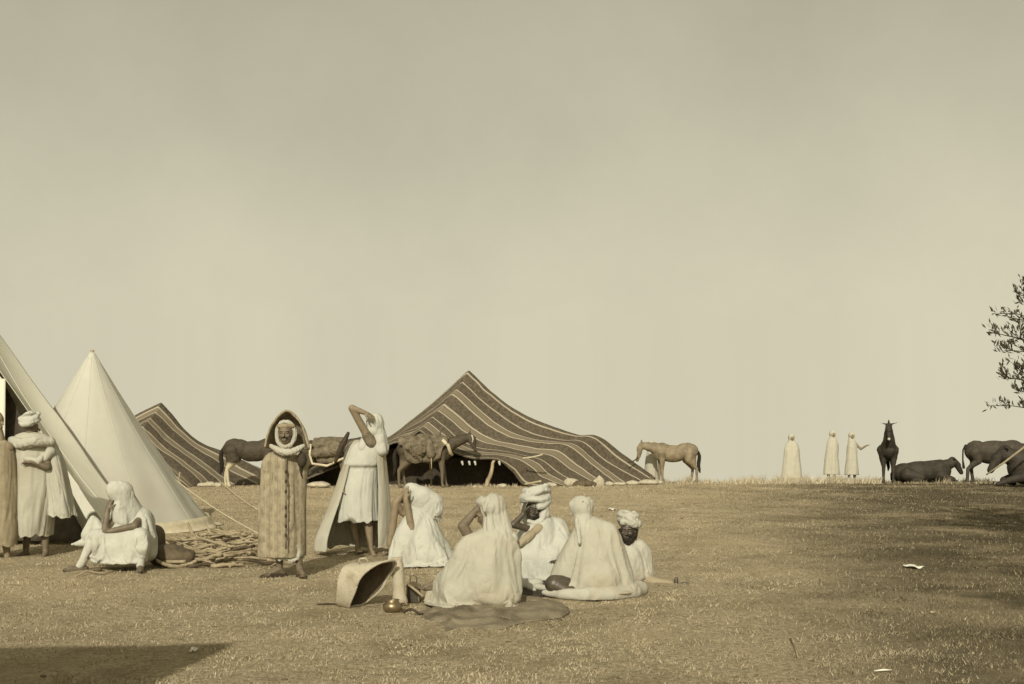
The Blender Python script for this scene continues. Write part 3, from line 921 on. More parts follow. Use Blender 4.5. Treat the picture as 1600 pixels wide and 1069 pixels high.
# ---- standing man in the hooded striped burnous
f = Fig(447, 11.75, 'standing man in a hooded tan burnous of coarse striped wool, white scarf round his chin')
hc = f.L(447, 677, -.02)
fd = (-.05, -1, -.06)
parts = head_prims(hc, fd, s=1.02)
parts += [rc(hc - Vector((0, 0, .09)), f.L(447, 712, .03), .055, .06), rc(f.L(425, 716, .04), f.L(469, 716, .04), .07, .07),
          rc(f.L(447, 722, .03), f.L(447, 790, .03), .15, .14), rc(f.L(437, 790, .03), f.L(436, 845, .02), .09, .055),
          rc(f.L(458, 790, .03), f.L(465, 845, .0), .09, .055), rc(f.L(436, 845, .02), f.L(437, 889, .04), .052, .034),
          rc(f.L(465, 845, .0), f.L(468, 890, -.03), .052, .034)]
parts += foot_prims(f.L(437, 888, .04), (-1, -.55, 0)) + foot_prims(f.L(469, 889, -.03), (.5, -1, 0))
b = body(f, parts, M_skin)
eyes(f, hc, fd, s=1.02)
# slippers
for (pp, dd) in ((f.L(437, 889, .04), Vector((-1, -.55, 0))), (f.L(469, 890, -.03), Vector((.5, -1, 0)))):
    dd.normalize(); g = Vector((pp.x, pp.y, .012))
    link('slipper', remesh([rc(g - dd * .05, g + dd * .13, .036, .040), rc(g + dd * .10, g + dd * .20, .036, .018)], .008, 2), M_leather, f.root)
s11 = 11.75 / F
M_burn = stripe_mat('striped_burnous_wool', (.22, .185, .122), (.35, .30, .205), TL,
                    [(-.20 + .045 * i, .006 + .004 * (i % 3), (.235, .195, .125) if i % 2 else (.33, .28, .185)) for i in range(10)], thin=.006, uv=False, axis=0, wob=.012)
hz = f.L(447, 867).z
simcloth('burnous', [rc(f.L(441, 704, .03), f.L(453, 704, .03), .06, .06), rc(f.L(425, 719, .03), f.L(469, 719, .03), .075, .075), rc(f.L(421, 724, .03), f.L(418, 790, .02), .07, .075), rc(f.L(467, 724, .03), f.L(464, 790, .02), .07, .075), rc(f.L(447, 722, .03), f.L(447, 800, .03), .15, .17),
      rc(f.L(420, 780, .02), f.L(420, 856, .02), .09, .105), rc(f.L(462, 780, .02), f.L(461, 856, .02), .085, .10), rc(f.L(440, 800, .02), f.L(441, 852, .02), .14, .15)], f, M_burn, voxel=.022, expand=.018, grow=-.045, frames=34, seed=3, hem=hz + .045, bend=.12)
def tufts(pts, rr, m, name='button'):
    for p in pts:
        link(name, mesh(*ell(p, rr, None, 8, 6)), m, f.root)
fy = lambda x, y: f.L(x, y, -.02 - (.105 + .095 * min(1, max(0, (y - 704) / 60))))
tufts([fy(447, y) + Vector((0, -.012, 0)) for y in (709, 737, 752, 768, 793, 806, 822, 836)], (.014, .010, .022), M_leather)
link('front_seam', mesh(*tube([fy(447 + .6 * math.sin(y * .3), y) + Vector((0, .0, 0)) for y in range(706, 866, 8)], .009, 6)), M_brown, f.root)
# dark piece standing in for the shade inside the side slit
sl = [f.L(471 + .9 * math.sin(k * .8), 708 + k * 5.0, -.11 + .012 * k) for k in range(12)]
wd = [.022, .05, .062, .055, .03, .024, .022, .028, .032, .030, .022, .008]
link('slit_shade', remesh([rc(sl[i], sl[i + 1], wd[i] * .9, wd[i + 1] * .9) for i in range(11)], .012, 3), M_dark, f.root)
# under-robe hem
p = f.L(452, 868, .02)
link('under_robe', loft([(p.x, p.y, p.z + .12, .16, .14), (p.x, p.y, p.z + .04, .15, .13), (p.x, p.y, p.z - .045, .15, .13)], 0, 360, 80, 14, fold=.012, nf=12, seed=8, hem=.03), M_white, f.root)
# hood
front = [(414, 699), (417, 684), (423, 668), (432, 654), (441, 645), (448, 642), (456, 645), (465, 654), (473, 668), (478, 684), (483, 701)]
fr = spline(np.array([list(f.L(x, y, -.10 + .05 * abs(x - 447) / 30)) for x, y in front]), 50)
C = np.array(list(f.L(448, 694, -.02)))
Gd = np.zeros((22, 50, 3))
for i in range(22):
    t = i / 21 * math.pi / 2
    for j in range(50):
        q = fr[j] - C
        Gd[i, j] = C + q * (math.cos(t) ** .75) + np.array([0, .27 * math.sin(t), -.03 * math.sin(t)])
Gd += (vn(Gd.reshape(-1, 3) * 9, 17).reshape(22, 50) * .010)[..., None]
link('hood', sheet(Gd, .012), M_burn, f.root)
link('hood_edge', mesh(*tube([Vector(p) for p in fr], .012, 8)), M_burn, f.root)
link('headband', remesh([rc(hc + Vector((x0, -.075 + .6 * abs(x0), .075)), hc + Vector((x0 + .04, -.075 + .6 * abs(x0 + .04), .077)), .026, .026) for x0 in (-.07, -.03, .01, .04)], .009, 2), M_tan, f.root)
# white scarf round jaw and neck
loop = []
for k in range(26):
    a = math.pi * (.93 - 1.86 * k / 25) - math.pi / 2
    loop.append(hc + Vector((math.cos(a) * .098, -.055 + .05 * abs(math.cos(a)), math.sin(a) * .135 - .012)))
cloth('scarf', chain(loop, [.027] * 26, 10), f.root, M_white, .008, 3, .009, 20, .5, 5)
lo2 = [f.L(424 + k * 3.1, 697 + 10 * math.sin(k / 16 * math.pi) + (0 if k < 10 else 0), -.13 - .06 * math.sin(k / 16 * math.pi)) for k in range(17)]
cloth('scarf_roll', chain(lo2, [.028 + .014 * math.sin(k / 16 * math.pi) for k in range(17)], 10), f.root, M_white, .009, 3, .008, 20, .5, 6)
cloth('moustache', chain([hc + Vector((x, -.105 + abs(x) * .5, -.045 - abs(x) * .25)) for x in (-.035, -.015, 0, .015, .035)], [.007, .010, .010, .010, .007], 8), f.root, M_hair, .005, 1, .002)

# ---- standing man shading his face, white tunic and cloak
f = Fig(565, 14.0, 'standing man in short white tunic and long open cloak, arm raised over his face')
s14 = 14.0 / F
hc = f.L(585, 667, .02); fd = (-.45, -1, -.45)
el = f.L(550, 638, -.20); sh = f.L(580, 692, -.06); wr = f.L(570, 645, -.19)
parts = head_prims(hc, fd)
parts += [rc(hc - Vector((0, -.01, .08)), f.L(575, 696, .03), .055, .06), rc(f.L(548, 702, .03), f.L(594, 702, .03), .075, .075),
          rc(f.L(568, 706, .03), f.L(562, 760, .03), .15, .14), rc(f.L(553, 768, .04), f.L(553, 822, .05), .095, .058), rc(f.L(574, 768, .02), f.L(576, 815, -.02), .095, .060),
          rc(f.L(553, 822, .05), f.L(559, 852, .12), .055, .034), rc(f.L(576, 815, -.02), f.L(579, 858, -.05), .058, .036)]
parts += arm(sh, el, wr, .055, .046, .030) + hand_prims(wr, (.9, .25, -.55), (0, .7, -.8), .3)
parts += foot_prims(f.L(559, 853, .12), (.25, -1, 0)) + foot_prims(f.L(580, 859, -.05), (.45, -1, 0))
shl = f.L(549, 704, .05); parts += arm(shl, f.L(540, 735, .0), f.L(537, 757, -.08)) + hand_prims(f.L(537, 757, -.08), (0, -.2, -1), (1, 0, 0), .8)
body(f, parts, M_skin_light)
# rolled sleeve at the raised arm
cloth('sleeve', [rc(sh, sh.lerp(el, .20), .085, .07), rc(sh.lerp(el, .10), sh.lerp(el, .24), .075, .062)], f.root, M_brown, .01, 3, .008, 16, .6, 3)
rings = []
for (y, x0, x1, ry) in [(690, 557, 592, .08), (696, 545, 598, .13), (706, 540, 600, .155), (718, 537, 597, .17), (726, 536, 594, .175), (731, 540, 590, .145), (738, 539, 589, .15), (765, 534, 589, .18), (795, 531, 590, .20), (814, 530, 591, .21)]:
    p = f.L((x0 + x1) / 2, y, .02); rings.append((p.x, p.y, p.z, (x1 - x0) / 2 * s14, ry))
link('tunic', loft(rings, 0, 360, 110, 90, fold=.016, nf=9, seed=12, hem=.03), M_bright, f.root)
# cloak: open at the front, flaring to its hem
rings = []
for (y, x0, x1, ry, dd) in [(688, 556, 594, .10, .07), (694, 545, 601, .16, .05), (712, 538, 604, .22, .06), (750, 527, 609, .26, .07), (800, 508, 614, .32, .06), (840, 492, 617, .36, .04), (857, 490, 618, .38, .03)]:
    p = f.L((x0 + x1) / 2, y, dd); rings.append((p.x, p.y, p.z, (x1 - x0) / 2 * s14, ry))
link('cloak', loft(rings, 42, 322, 130, 80, fold=.024, nf=8, seed=15, hem=.04, thick=.012), M_cream, f.root)
# hood over the head
cloth('hood', [ell(hc + Vector((.01, .01, .040)), (.125, .135, .140)), ell(hc + Vector((-.02, -.06, -.06)), (.085, .075, .08)), rc(hc + Vector((.02, .03, -.05)), f.L(590, 698, .04), .12, .16),
               rc(hc + Vector((.06, -.02, -.05)), f.L(596, 704, -.06), .07, .08), rc(hc + Vector((-.06, .0, -.06)), f.L(566, 700, -.06), .06, .08)], f.root, M_bright, .010, 6, .016, 9, .35, 22)
strap = [f.L(x, y, -.17) for x, y in ((544, 677), (538, 690), (530, 706), (524, 722))]
link('scabbard', remesh(chain(strap, [.022, .038, .040, .020], 8), .009, 1), M_leather, f.root)

# ---- seated man, arm over his head (left of the circle)
f = Fig(655, 12.9, 'seated man in white with forearm raised over his turban, leftmost of the circle', 'men seated in a circle on the ground')
hc = f.L(640, 785, -.02); fd = (-.8, -.6, -.35)
eA = f.L(620, 782, -.14); hA = f.L(637, 769, -.12); eB = f.L(643, 826, -.20)
parts = head_prims(hc, fd) + [rc(hc - Vector((0, 0, .07)), f.L(660, 812), .055, .07), rc(f.L(660, 815), f.L(668, 862), .11, .13), rc(f.L(645, 818, -.1), f.L(672, 818, .1), .06, .06),
         rc(f.L(665, 868), f.L(635, 848, -.2), .08, .06), rc(f.L(635, 848, -.2), f.L(628, 876, -.2), .05, .035), rc(f.L(672, 868), f.L(660, 866, -.15), .08, .06)]
parts += chain([f.L(650, 815, -.12), eB, f.L(634, 780, -.22)], [.05, .045, .032]) + hand_prims(f.L(634, 780, -.22), (-.1, .2, 1), (.5, .8, 0), .5)
parts += chain([f.L(610, 850, -.10), f.L(618, 786, -.12), f.L(633, 769, -.10)], [.048, .045, .036]) + hand_prims(f.L(610, 850, -.10), (-.1, 0, -1), (1, 0, 0), .6)
parts += chain([f.L(650, 812), f.L(628, 800, -.05), f.L(618, 786, -.12)], [.05, .045, .045])
body(f, parts, M_skin_light)
simcloth('robe', [rc(f.L(660, 812), f.L(672, 850), .13, .17), rc(f.L(652, 812, -.05), f.L(688, 862, .05), .12, .13), rc(f.L(630, 835, -.18), f.L(628, 868, -.18), .09, .12),
               rc(f.L(632, 838, -.18), f.L(665, 855, 0), .10, .18), rc(f.L(622, 866, -.2), f.L(684, 870, -.2), .10, .10), rc(f.L(690, 862), f.L(700, 874), .07, .06),
               rc(f.L(640, 822, -.1), f.L(632, 850, -.2), .10, .12), rc(f.L(665, 845, -.15), f.L(670, 866, -.18), .11, .12)], f, M_bright, .020, seed=31)
simcloth('head_cloth', [ell(f.L(658, 776), (.14, .13, .11)), ell(f.L(668, 786, .03), (.14, .14, .10)), rc(f.L(642, 766, -.03), f.L(676, 784), .075, .10), rc(f.L(672, 795, .02), f.L(684, 802, .05), .09, .03),
                     rc(f.L(645, 795, -.04), f.L(660, 797), .06, .10)], f, M_bright, .016, 4, .014, -.12, 26, 33, hem=f.L(0, 806).z)

# ---- large figure from behind
f = Fig(742, 9.6, 'seated man in white seen from behind, large and nearest, his hand raised to his face', 'men seated in a circle on the ground')
hc = f.L(762, 800, .05); fd = (-.95, .15, -.15)
eA = f.L(723, 822, .0); hA = f.L(744, 797, .05)
parts = head_prims(hc, fd) + [rc(hc - Vector((0, 0, .08)), f.L(768, 842, .02), .058, .07), rc(f.L(768, 850, .02), f.L(756, 925), .15, .17), rc(f.L(738, 852, .02), f.L(798, 850, .02), .08, .08),
         rc(f.L(752, 930), f.L(700, 905, .22), .11, .075), rc(f.L(700, 905, .22), f.L(742, 930, .35), .06, .045), rc(f.L(765, 930, .1), f.L(800, 912, .4), .11, .075)]
parts += arm(f.L(740, 850, .02), eA, hA, .052, .046, .03) + hand_prims(hA, (.7, .1, .75), (.6, .6, -.2), .6)
fa = f.L(684, 914, .18)
parts += [rc(f.L(702, 912, .25), fa, .045, .036)] + foot_prims(fa + Vector((0, 0, .03)), (-1, .1, 0))
body(f, parts, M_skin)
simcloth('robe', [rc(f.L(770, 848, .02), f.L(758, 905), .15, .22), rc(f.L(737, 850, .0), f.L(788, 848, .0), .09, .095), rc(f.L(738, 852, 0), f.L(710, 905, .05), .085, .12),
               rc(f.L(700, 910, .15), f.L(740, 920, .05), .115, .16), rc(f.L(692, 918, .12), f.L(702, 934, .0), .075, .065), rc(f.L(710, 925, -.05), f.L(785, 926, -.05), .12, .14), rc(f.L(784, 866, 0), f.L(782, 930, .05), .09, .09)],
      f, M_cream, seed=41, frames=40)
cloth('head_cloth', [ell(hc + Vector((.050, -.0, .045)), (.122, .13, .122)), ell(hc + Vector((-.02, 0, .085)), (.09, .10, .060)), rc(hc + Vector((.085, 0, .0)), f.L(783, 842, .0), .095, .12), rc(f.L(786, 826), f.L(798, 842), .06, .07),
                     rc(hc + Vector((.04, -.05, -.06)), f.L(768, 838, -.03), .075, .09)],
      f.root, M_white, .010, 4, .020, 10, .4, 43)

# ---- facing man with big turban, elbow on knee
f = Fig(848, 11.6, 'seated dark-faced man with big white turban, hand beside his face, facing the camera', 'men seated in a circle on the ground')
hc = f.L(835, 795, -.10); fd = (-.10, -1, -.12); up = (.22, 0, 1)
eA = f.L(802, 820, -.25); eB = f.L(838, 832, -.15)
parts = head_prims(hc, fd, up) + [rc(hc - Vector((0, 0, .08)), f.L(845, 822, .02), .055, .07), rc(f.L(848, 828, .05), f.L(850, 875, .05), .11, .13), rc(f.L(828, 828, .05), f.L(868, 826, .05), .06, .06),
         rc(f.L(845, 882), f.L(822, 872, -.18), .08, .06), rc(f.L(855, 882), f.L(876, 878, -.2), .08, .06), rc(f.L(822, 872, -.2), f.L(830, 896, -.2), .05, .035)]
parts += chain([f.L(828, 826, 0), f.L(832, 828, -.15), eA, f.L(818, 803, -.2)], [.05, .038, .036, .026]) + hand_prims(f.L(818, 803, -.2), (.15, .2, 1), (.6, .3, 0), .5)
body(f, parts, M_skin_dark)
eyes(f, hc, fd, up)
cloth('sleeve', [rc(f.L(842, 826, -.18), f.L(813, 850, -.32), .060, .040), rc(f.L(848, 820, -.05), f.L(838, 828, -.18), .08, .06)], f.root, M_tan, .010, 4, .008, 14, .6, 3)
cloth('beard', [rc(hc + Vector((-.035, -.055, -.075)), hc + Vector((.03, -.06, -.08)), .025, .025), rc(hc + Vector((0, -.07, -.085)), hc + Vector((0, -.07, -.10)), .03, .02)], f.root, M_hair, .006, 1, .003)
simcloth('robe', [rc(f.L(846, 826, .05), f.L(852, 872), .15, .21), rc(f.L(828, 828, .05), f.L(868, 826, .02), .10, .115), rc(f.L(868, 832, 0), f.L(884, 868, -.05), .105, .11),
               rc(f.L(824, 862, -.18), f.L(826, 888, -.2), .11, .12), rc(f.L(880, 862, -.15), f.L(876, 888, -.2), .13, .12), rc(f.L(820, 888, -.2), f.L(884, 892, -.2), .10, .10), rc(f.L(838, 835, -.10), f.L(832, 870, -.18), .13, .14), rc(f.L(846, 822, -.06), f.L(850, 845, -.10), .12, .13), rc(f.L(822, 872, -.24), f.L(860, 880, -.26), .12, .12)],
      f, M_bright, .020, seed=51)
turban(f, hc + Vector((.008, .035, .075)), (.12, .14, 1), .140, .15, 3.4, .045, M_bright, 2, squash=1.0)
cloth('turban_wrap', chain([hc + Vector((.09, -.03, .10)), hc + Vector((.112, -.02, .0)), hc + Vector((.07, -.05, -.12)), hc + Vector((0, -.07, -.155)), hc + Vector((-.06, -.05, -.13))], [.055, .05, .045, .04, .03]) + chain([hc + Vector((-.10, .0, .10)), hc + Vector((-.105, .02, .0)), hc + Vector((-.09, .04, -.12))], [.05, .04, .04]), f.root, M_bright, .009, 3, .012, 16, .5, 57)
cloth('turban_tail', [rc(hc + Vector((.10, .0, .05)), hc + Vector((.115, -.01, -.06)), .055, .05), rc(hc + Vector((.11, 0, -.06)), f.L(846, 820, -.06), .055, .075), rc(f.L(836, 815, -.1), f.L(858, 818, -.05), .045, .06)], f.root, M_bright, .010, 4, .010, 12, .4, 55)

# ---- figure from behind, right of the circle
f = Fig(918, 10.2, 'seated man in cream cloak and pointed white hood seen from behind, one knee bare', 'men seated in a circle on the ground')
hc = f.L(908, 797, .03); fd = (-.45, .9, -.1)
kn = f.L(866, 913, -.12)
parts = head_prims(hc, fd) + [rc(hc - Vector((0, 0, .08)), f.L(918, 842, .02), .058, .07), rc(f.L(925, 850, .02), f.L(928, 910), .15, .17), rc(f.L(900, 850, .02), f.L(955, 840, .02), .08, .08),
         rc(f.L(915, 918), kn, .11, .088), rc(kn, f.L(890, 926, -.22), .075, .045), rc(f.L(940, 918), f.L(975, 905, .25), .11, .08)]
fa = f.L(893, 925, -.22); parts += foot_prims(fa + Vector((0, 0, .02)), (1, -.3, 0))
parts += arm(f.L(900, 850, .02), f.L(880, 872, .1), f.L(872, 880, .3)) + hand_prims(f.L(872, 880, .3), (-.3, .9, .1), (0, 0, -1), .6)
body(f, parts, M_skin_dark)
simcloth('robe', [rc(f.L(924, 830, .02), f.L(928, 895), .13, .23), rc(f.L(904, 846, .0), f.L(948, 832, .0), .085, .095), rc(f.L(952, 840, 0), f.L(968, 898, .0), .085, .12), rc(f.L(900, 852, 0), f.L(884, 898, .02), .085, .13),
               rc(f.L(882, 910, .02), f.L(966, 910, .0), .12, .12), rc(f.L(925, 905, -.1), f.L(945, 905, -.1), .14, .14)], f, M_cream, seed=61, frames=40, floor=.03)
cloth('hood', [ell(hc + Vector((.01, -.0, .02)), (.108, .12, .118)), rc(hc + Vector((-.03, 0, .07)), hc + Vector((.04, 0, .05)), .07, .085), rc(hc + Vector((.015, -.02, -.04)), f.L(914, 836, -.03), .090, .10), rc(hc + Vector((-.075, -.02, .05)), hc + Vector((-.055, -.02, -.02)), .045, .04),
               rc(f.L(901, 812, -.08), f.L(905, 848, -.16), .030, .022)],
      f.root, M_white, .010, 3, .020, 10, .35, 63)
# hem trailing on the ground
pts = [f.L(*q) for q in ((850, 940, -.10), (880, 944, -.22), (915, 945, -.27), (955, 941, -.22), (985, 930, -.05), (1000, 915, .15), (990, 905, .35))]
pts = [Vector((p.x, p.y, .045)) for p in pts]
cloth('cloak_tail', chain(pts, [.03, .055, .075, .085, .095, .09, .06], 12) + [rc(p + Vector((0, .09, -.01)), q + Vector((0, .09, -.01)), .05, .06) for p, q in zip(pts[1:4], pts[2:5])],
      f.root, M_white, .014, 7, .014, 9, 1.0, 66, zmin=.004)

# ---- bearded man at the right of the circle
f = Fig(986, 11.3, 'bearded dark-skinned man in white turban reclining at the right end of the circle', 'men seated in a circle on the ground')
hc = f.L(981, 829, -.04); fd = (-.25, -1, -.05); up = (.05, 0, 1)
parts = head_prims(hc, fd, up) + [rc(hc - Vector((0, 0, .07)), f.L(986, 856, .03), .055, .07), rc(f.L(986, 864, .05), f.L(990, 890, .08), .10, .10), rc(f.L(970, 866, .05), f.L(1001, 866, .05), .05, .05)]
lg = [f.L(995, 898, .05), f.L(1020, 912, -.1), f.L(1056, 915, -.15)]
parts += chain(lg, [.09, .055, .036]) + [rc(lg[2] + Vector((-.01, -.03, -.02)), lg[2] + Vector((.0, -.03, .07)), .030, .022)] + [rc(lg[2], lg[2] + Vector((.05, -.02, -.02)), .036, .026), rc(lg[2] + Vector((.02, 0, 0)), lg[2] + Vector((.10, -.02, .02)), .028, .018)] + [rc(lg[2] + Vector((.09, -.03 + .014 * k, .01)), lg[2] + Vector((.125, -.03 + .014 * k, .03)), .010, .008, 8) for k in range(5)]
body(f, parts, M_skin_dark)
eyes(f, hc, fd, up)
cloth('beard', [rc(hc + Vector((-.06, -.02, -.05)), hc + Vector((-.02, -.06, -.095)), .028, .034), rc(hc + Vector((.06, -.02, -.05)), hc + Vector((.02, -.065, -.095)), .028, .034), rc(hc + Vector((-.02, -.07, -.09)), hc + Vector((0, -.075, -.125)), .036, .024),
                rc(hc + Vector((-.03, -.10, -.045)), hc + Vector((.025, -.105, -.045)), .009, .009), rc(hc + Vector((-.08, 0, .0)), hc + Vector((-.072, -.015, -.06)), .022, .03), rc(hc + Vector((.082, 0, .0)), hc + Vector((.07, -.015, -.06)), .022, .03)], f.root, M_hair, .006, 1, .004, 40, 1)
turban(f, hc + Vector((.01, .02, .052)), (.05, .22, 1), .108, .125, 3.0, .036, M_white, 4)
cloth('turban_fold', [rc(hc + Vector((-.05, -.05, .09)), hc + Vector((.07, -.03, .10)), .045, .05), rc(hc + Vector((.09, .02, .09)), hc + Vector((.085, .03, -.02)), .045, .035)], f.root, M_white, .009, 3, .012, 14, .5, 72)
simcloth('robe', [rc(f.L(986, 862, .02), f.L(990, 892, .04), .12, .15), rc(f.L(972, 854, -.0), f.L(998, 856, -.0), .06, .075), rc(f.L(984, 868, -.06), f.L(986, 888, -.06), .11, .12),  rc(f.L(968, 866, .02), f.L(1003, 864, .02), .08, .085), rc(f.L(1003, 866, .02), f.L(1005, 895, .02), .075, .09), rc(f.L(966, 868, 0), f.L(968, 892, .0), .09, .11), rc(f.L(972, 893, -.03), f.L(1002, 896, -.03), .10, .075)],
      f, M_white, .017, 5, .016, -.16, seed=71)
link('trouser_leg', remesh([rc(lg[0], lg[1], .10, .065), rc(lg[1], lg[2] - Vector((.06, 0, 0)), .068, .060)], .011, 4), M_tan, f.root)
link('sandal', remesh([rc(lg[2] + Vector((-.02, -.03, -.045)), lg[2] + Vector((.16, -.05, -.045)), .020, .016)], .008, 1), M_leather, f.root)

# ---- man sitting on a seat by the white tent
f = Fig(182, 12.5, 'man in white hood sitting legs apart, hand to chin, before the white tent')
hc = f.L(184, 774, -.10); fd = (-.62, -.75, -.55); up = (0, 0, 1)
eA = f.L(164, 829, -.28); hA = f.L(168, 797, -.22)
parts = head_prims(hc, fd, up) + [rc(hc - Vector((-.01, -.02, .07)), f.L(200, 800, .02), .055, .07), rc(f.L(204, 806, .03), f.L(208, 850, .08), .11, .12), rc(f.L(186, 808, .0), f.L(220, 808, .05), .06, .06),
         rc(f.L(198, 848, .05), f.L(152, 842, -.26), .08, .05), rc(f.L(215, 848, .05), f.L(221, 842, -.26), .08, .05), rc(f.L(150, 846, -.3), f.L(126, 884, -.32), .045, .036), rc(f.L(221, 842, -.3), f.L(218, 882, -.33), .045, .036)]
parts += chain([f.L(184, 808, -.05), eA, hA], [.05, .042, .030]) + hand_prims(hA, (.2, .2, 1), (.3, .5, 0), .8)
parts += chain([f.L(222, 808, .03), f.L(210, 822, -.25), f.L(168, 831, -.30)], [.05, .044, .030]) + hand_prims(f.L(170, 831, -.30), (-1, -.1, -.05), (0, 0, -1), .7)
parts += foot_prims(f.L(126, 884, -.32), (-.8, -.7, 0)) + foot_prims(f.L(219, 883, -.33), (.35, -1, 0))
body(f, parts, M_skin)
simcloth('head_cloth', [ell(hc + Vector((.02, .03, .03)), (.118, .12, .118)), rc(hc + Vector((-.02, -.04, .07)), hc + Vector((.06, 0, .06)), .085, .09), rc(hc + Vector((.06, .03, -.02)), f.L(204, 800, .0), .10, .13), rc(hc + Vector((.03, -.05, -.10)), f.L(190, 806, -.13), .055, .075)],
      f, M_bright, .016, 4, .014, -.12, 26, 81, hem=f.L(0, 812).z)
simcloth('robe', [rc(f.L(204, 806, .03), f.L(210, 845, .05), .155, .17), rc(f.L(186, 808, -.02), f.L(222, 808, .04), .095, .10), rc(f.L(222, 812, 0), f.L(232, 845, .02), .10, .09),
               rc(f.L(158, 840, -.28), f.L(205, 846, .0), .085, .15), rc(f.L(220, 838, -.27), f.L(210, 848, .0), .085, .14), rc(f.L(165, 856, -.26), f.L(212, 856, -.26), .10, .09), rc(f.L(172, 868, -.26), f.L(205, 866, -.26), .10, .09), rc(f.L(190, 830, -.1), f.L(190, 850, -.2), .12, .12), rc(f.L(152, 838, -.28), f.L(165, 862, -.28), .075, .07)],
      f, M_bright, .018, 6, .02, seed=83, floor=.07)
cloth('trouser_leg', [rc(f.L(221, 838, -.30), f.L(221, 868, -.32), .078, .065)], f.root, M_bright, .011, 3, .008, 12, .3, 3)
cloth('stocking', [rc(f.L(144, 848, -.3), f.L(127, 882, -.32), .062, .045), rc(f.L(127, 880, -.32), f.L(119, 891, -.35), .045, .03)], f.root, M_bright, .010, 3, .006, 12, .3, 4)
cloth('stocking', [rc(f.L(220, 868, -.32), f.L(219, 884, -.34), .052, .046)], f.root, M_bright, .010, 2, .004, 12, .3, 4)
for pp, dd in ((f.L(126, 886, -.32), Vector((-.8, -.7, 0))), (f.L(219, 886, -.33), Vector((.35, -1, 0)))):
    dd.normalize(); g = Vector((pp.x, pp.y, .02))
    link('slipper', remesh([rc(g - dd * .05, g + dd * .12, .038, .040), rc(g + dd * .10, g + dd * .18, .036, .02)], .008, 2), M_brown, f.root)
# wide sleeve hanging at left
cloth('hanging_sleeve', [rc(f.L(146, 812, -.15), f.L(138, 836, -.2), .05, .085), rc(f.L(150, 815, -.15), f.L(160, 838, -.2), .05, .09), rc(f.L(120, 850, -.22), f.L(142, 846, -.2), .03, .07), rc(f.L(112, 851, -.22), f.L(125, 848, -.22), .018, .035)], f.root, M_bright, .011, 4, .012, 10, .5, 86)

# ---- standing man in white haik before the tent door
f = Fig(66, 13.9, 'standing man wrapped in white haik at the white tent doorway, back half turned')
s = 13.9 / F
hc = f.L(47, 667, -.02); fd = (.9, .4, -.2)
parts = head_prims(hc, fd) + [rc(hc - Vector((0, 0, .08)), f.L(50, 686, .03), .055, .06), rc(f.L(30, 694, .03), f.L(74, 694, .03), .065, .065), rc(f.L(52, 700, .03), f.L(55, 775, .03), .15, .14),
         rc(f.L(45, 778, .04), f.L(44, 825, .03), .09, .058), rc(f.L(66, 778, .04), f.L(70, 825, .03), .09, .058), rc(f.L(44, 825, .03), f.L(40, 862, .08), .055, .036), rc(f.L(70, 825, .03), f.L(71, 862, .02), .055, .036)]
parts += foot_prims(f.L(40, 862, .06), (-.5, -1, 0)) + foot_prims(f.L(71, 863, .0), (.2, -1, 0))
parts += chain([f.L(72, 698, .03), f.L(74, 730, -.15), f.L(52, 722, -.22)], [.05, .045, .03]) + hand_prims(f.L(52, 722, -.22), (-1, 0, .1), (0, .4, -1), .7)
body(f, parts, M_skin)
turban(f, hc + Vector((0, .0, .045)), (0, 0, 1), .120, .11, 2.6, .036, M_bright, 5)
rings = []
for (y, x0, x1, ry) in [(676, 36, 62, .09), (681, 24, 74, .13), (694, 17, 82, .17), (725, 18, 85, .20), (770, 22, 84, .22), (810, 26, 80, .23), (836, 29, 77, .23)]:
    p = f.L((x0 + x1) / 2, y, .02); rings.append((p.x, p.y, p.z, (x1 - x0) / 2 * s, ry))
link('haik', loft(rings, 0, 360, 110, 90, fold=.020, nf=8, seed=92, hem=.03), M_cream, f.root)
cloth('shawl', chain([f.L(20, 690, -.05), f.L(35, 694, -.18), f.L(55, 690, -.2), f.L(78, 690, -.08)], [.07, .075, .07, .07]) + chain([f.L(78, 706, -.08), f.L(60, 722, -.20), f.L(40, 716, -.2)], [.06, .05, .04]), f.root, M_white, .012, 4, .02, 9, .9, 95)
rings = []
for (y, x0, x1, ry) in [(684, 62, 82, .10), (712, 68, 94, .14), (760, 74, 108, .17), (806, 74, 120, .19)]:
    p = f.L((x0 + x1) / 2, y, .05); rings.append((p.x, p.y, p.z, (x1 - x0) / 2 * s, ry))
link('cloak', loft(rings, -60, 200, 80, 60, fold=.028, nf=8, seed=97, hem=.03, thick=.01), M_white, f.root)

# ---- partly cropped standing man at the left edge
f = Fig(-2, 13.7, 'standing man in brown cloak cut off by the left edge of the photo')
s = 13.7 / F
hc = f.L(-8, 660); fd = (1, -.2, 0)
parts = head_prims(hc, fd) + [rc(hc - Vector((0, 0, .08)), f.L(-6, 692, .0), .055, .06), rc(f.L(-26, 700, .0), f.L(12, 700, .0), .075, .075), rc(f.L(-6, 702, .0), f.L(-6, 780, .0), .15, .14),
         rc(f.L(-16, 785), f.L(-15, 835), .09, .058), rc(f.L(5, 785), f.L(8, 835), .09, .058), rc(f.L(-15, 835), f.L(-15, 873), .055, .036), rc(f.L(8, 835), f.L(12, 873), .055, .036)]
parts += foot_prims(f.L(-15, 873), (.2, -1, 0)) + foot_prims(f.L(12, 873), (.6, -1, 0))
body(f, parts, M_skin_light, .009)
rings = []
for (y, x0, x1, ry) in [(688, -20, 8, .09), (694, -30, 16, .14), (715, -38, 22, .18), (770, -40, 25, .21), (820, -42, 26, .23), (852, -42, 26, .24)]:
    p = f.L((x0 + x1) / 2, y); rings.append((p.x, p.y, p.z, (x1 - x0) / 2 * s, ry))
link('cloak', loft(rings, 0, 360, 100, 70, fold=.02, nf=8, seed=101, hem=.03), M_tan, f.root)
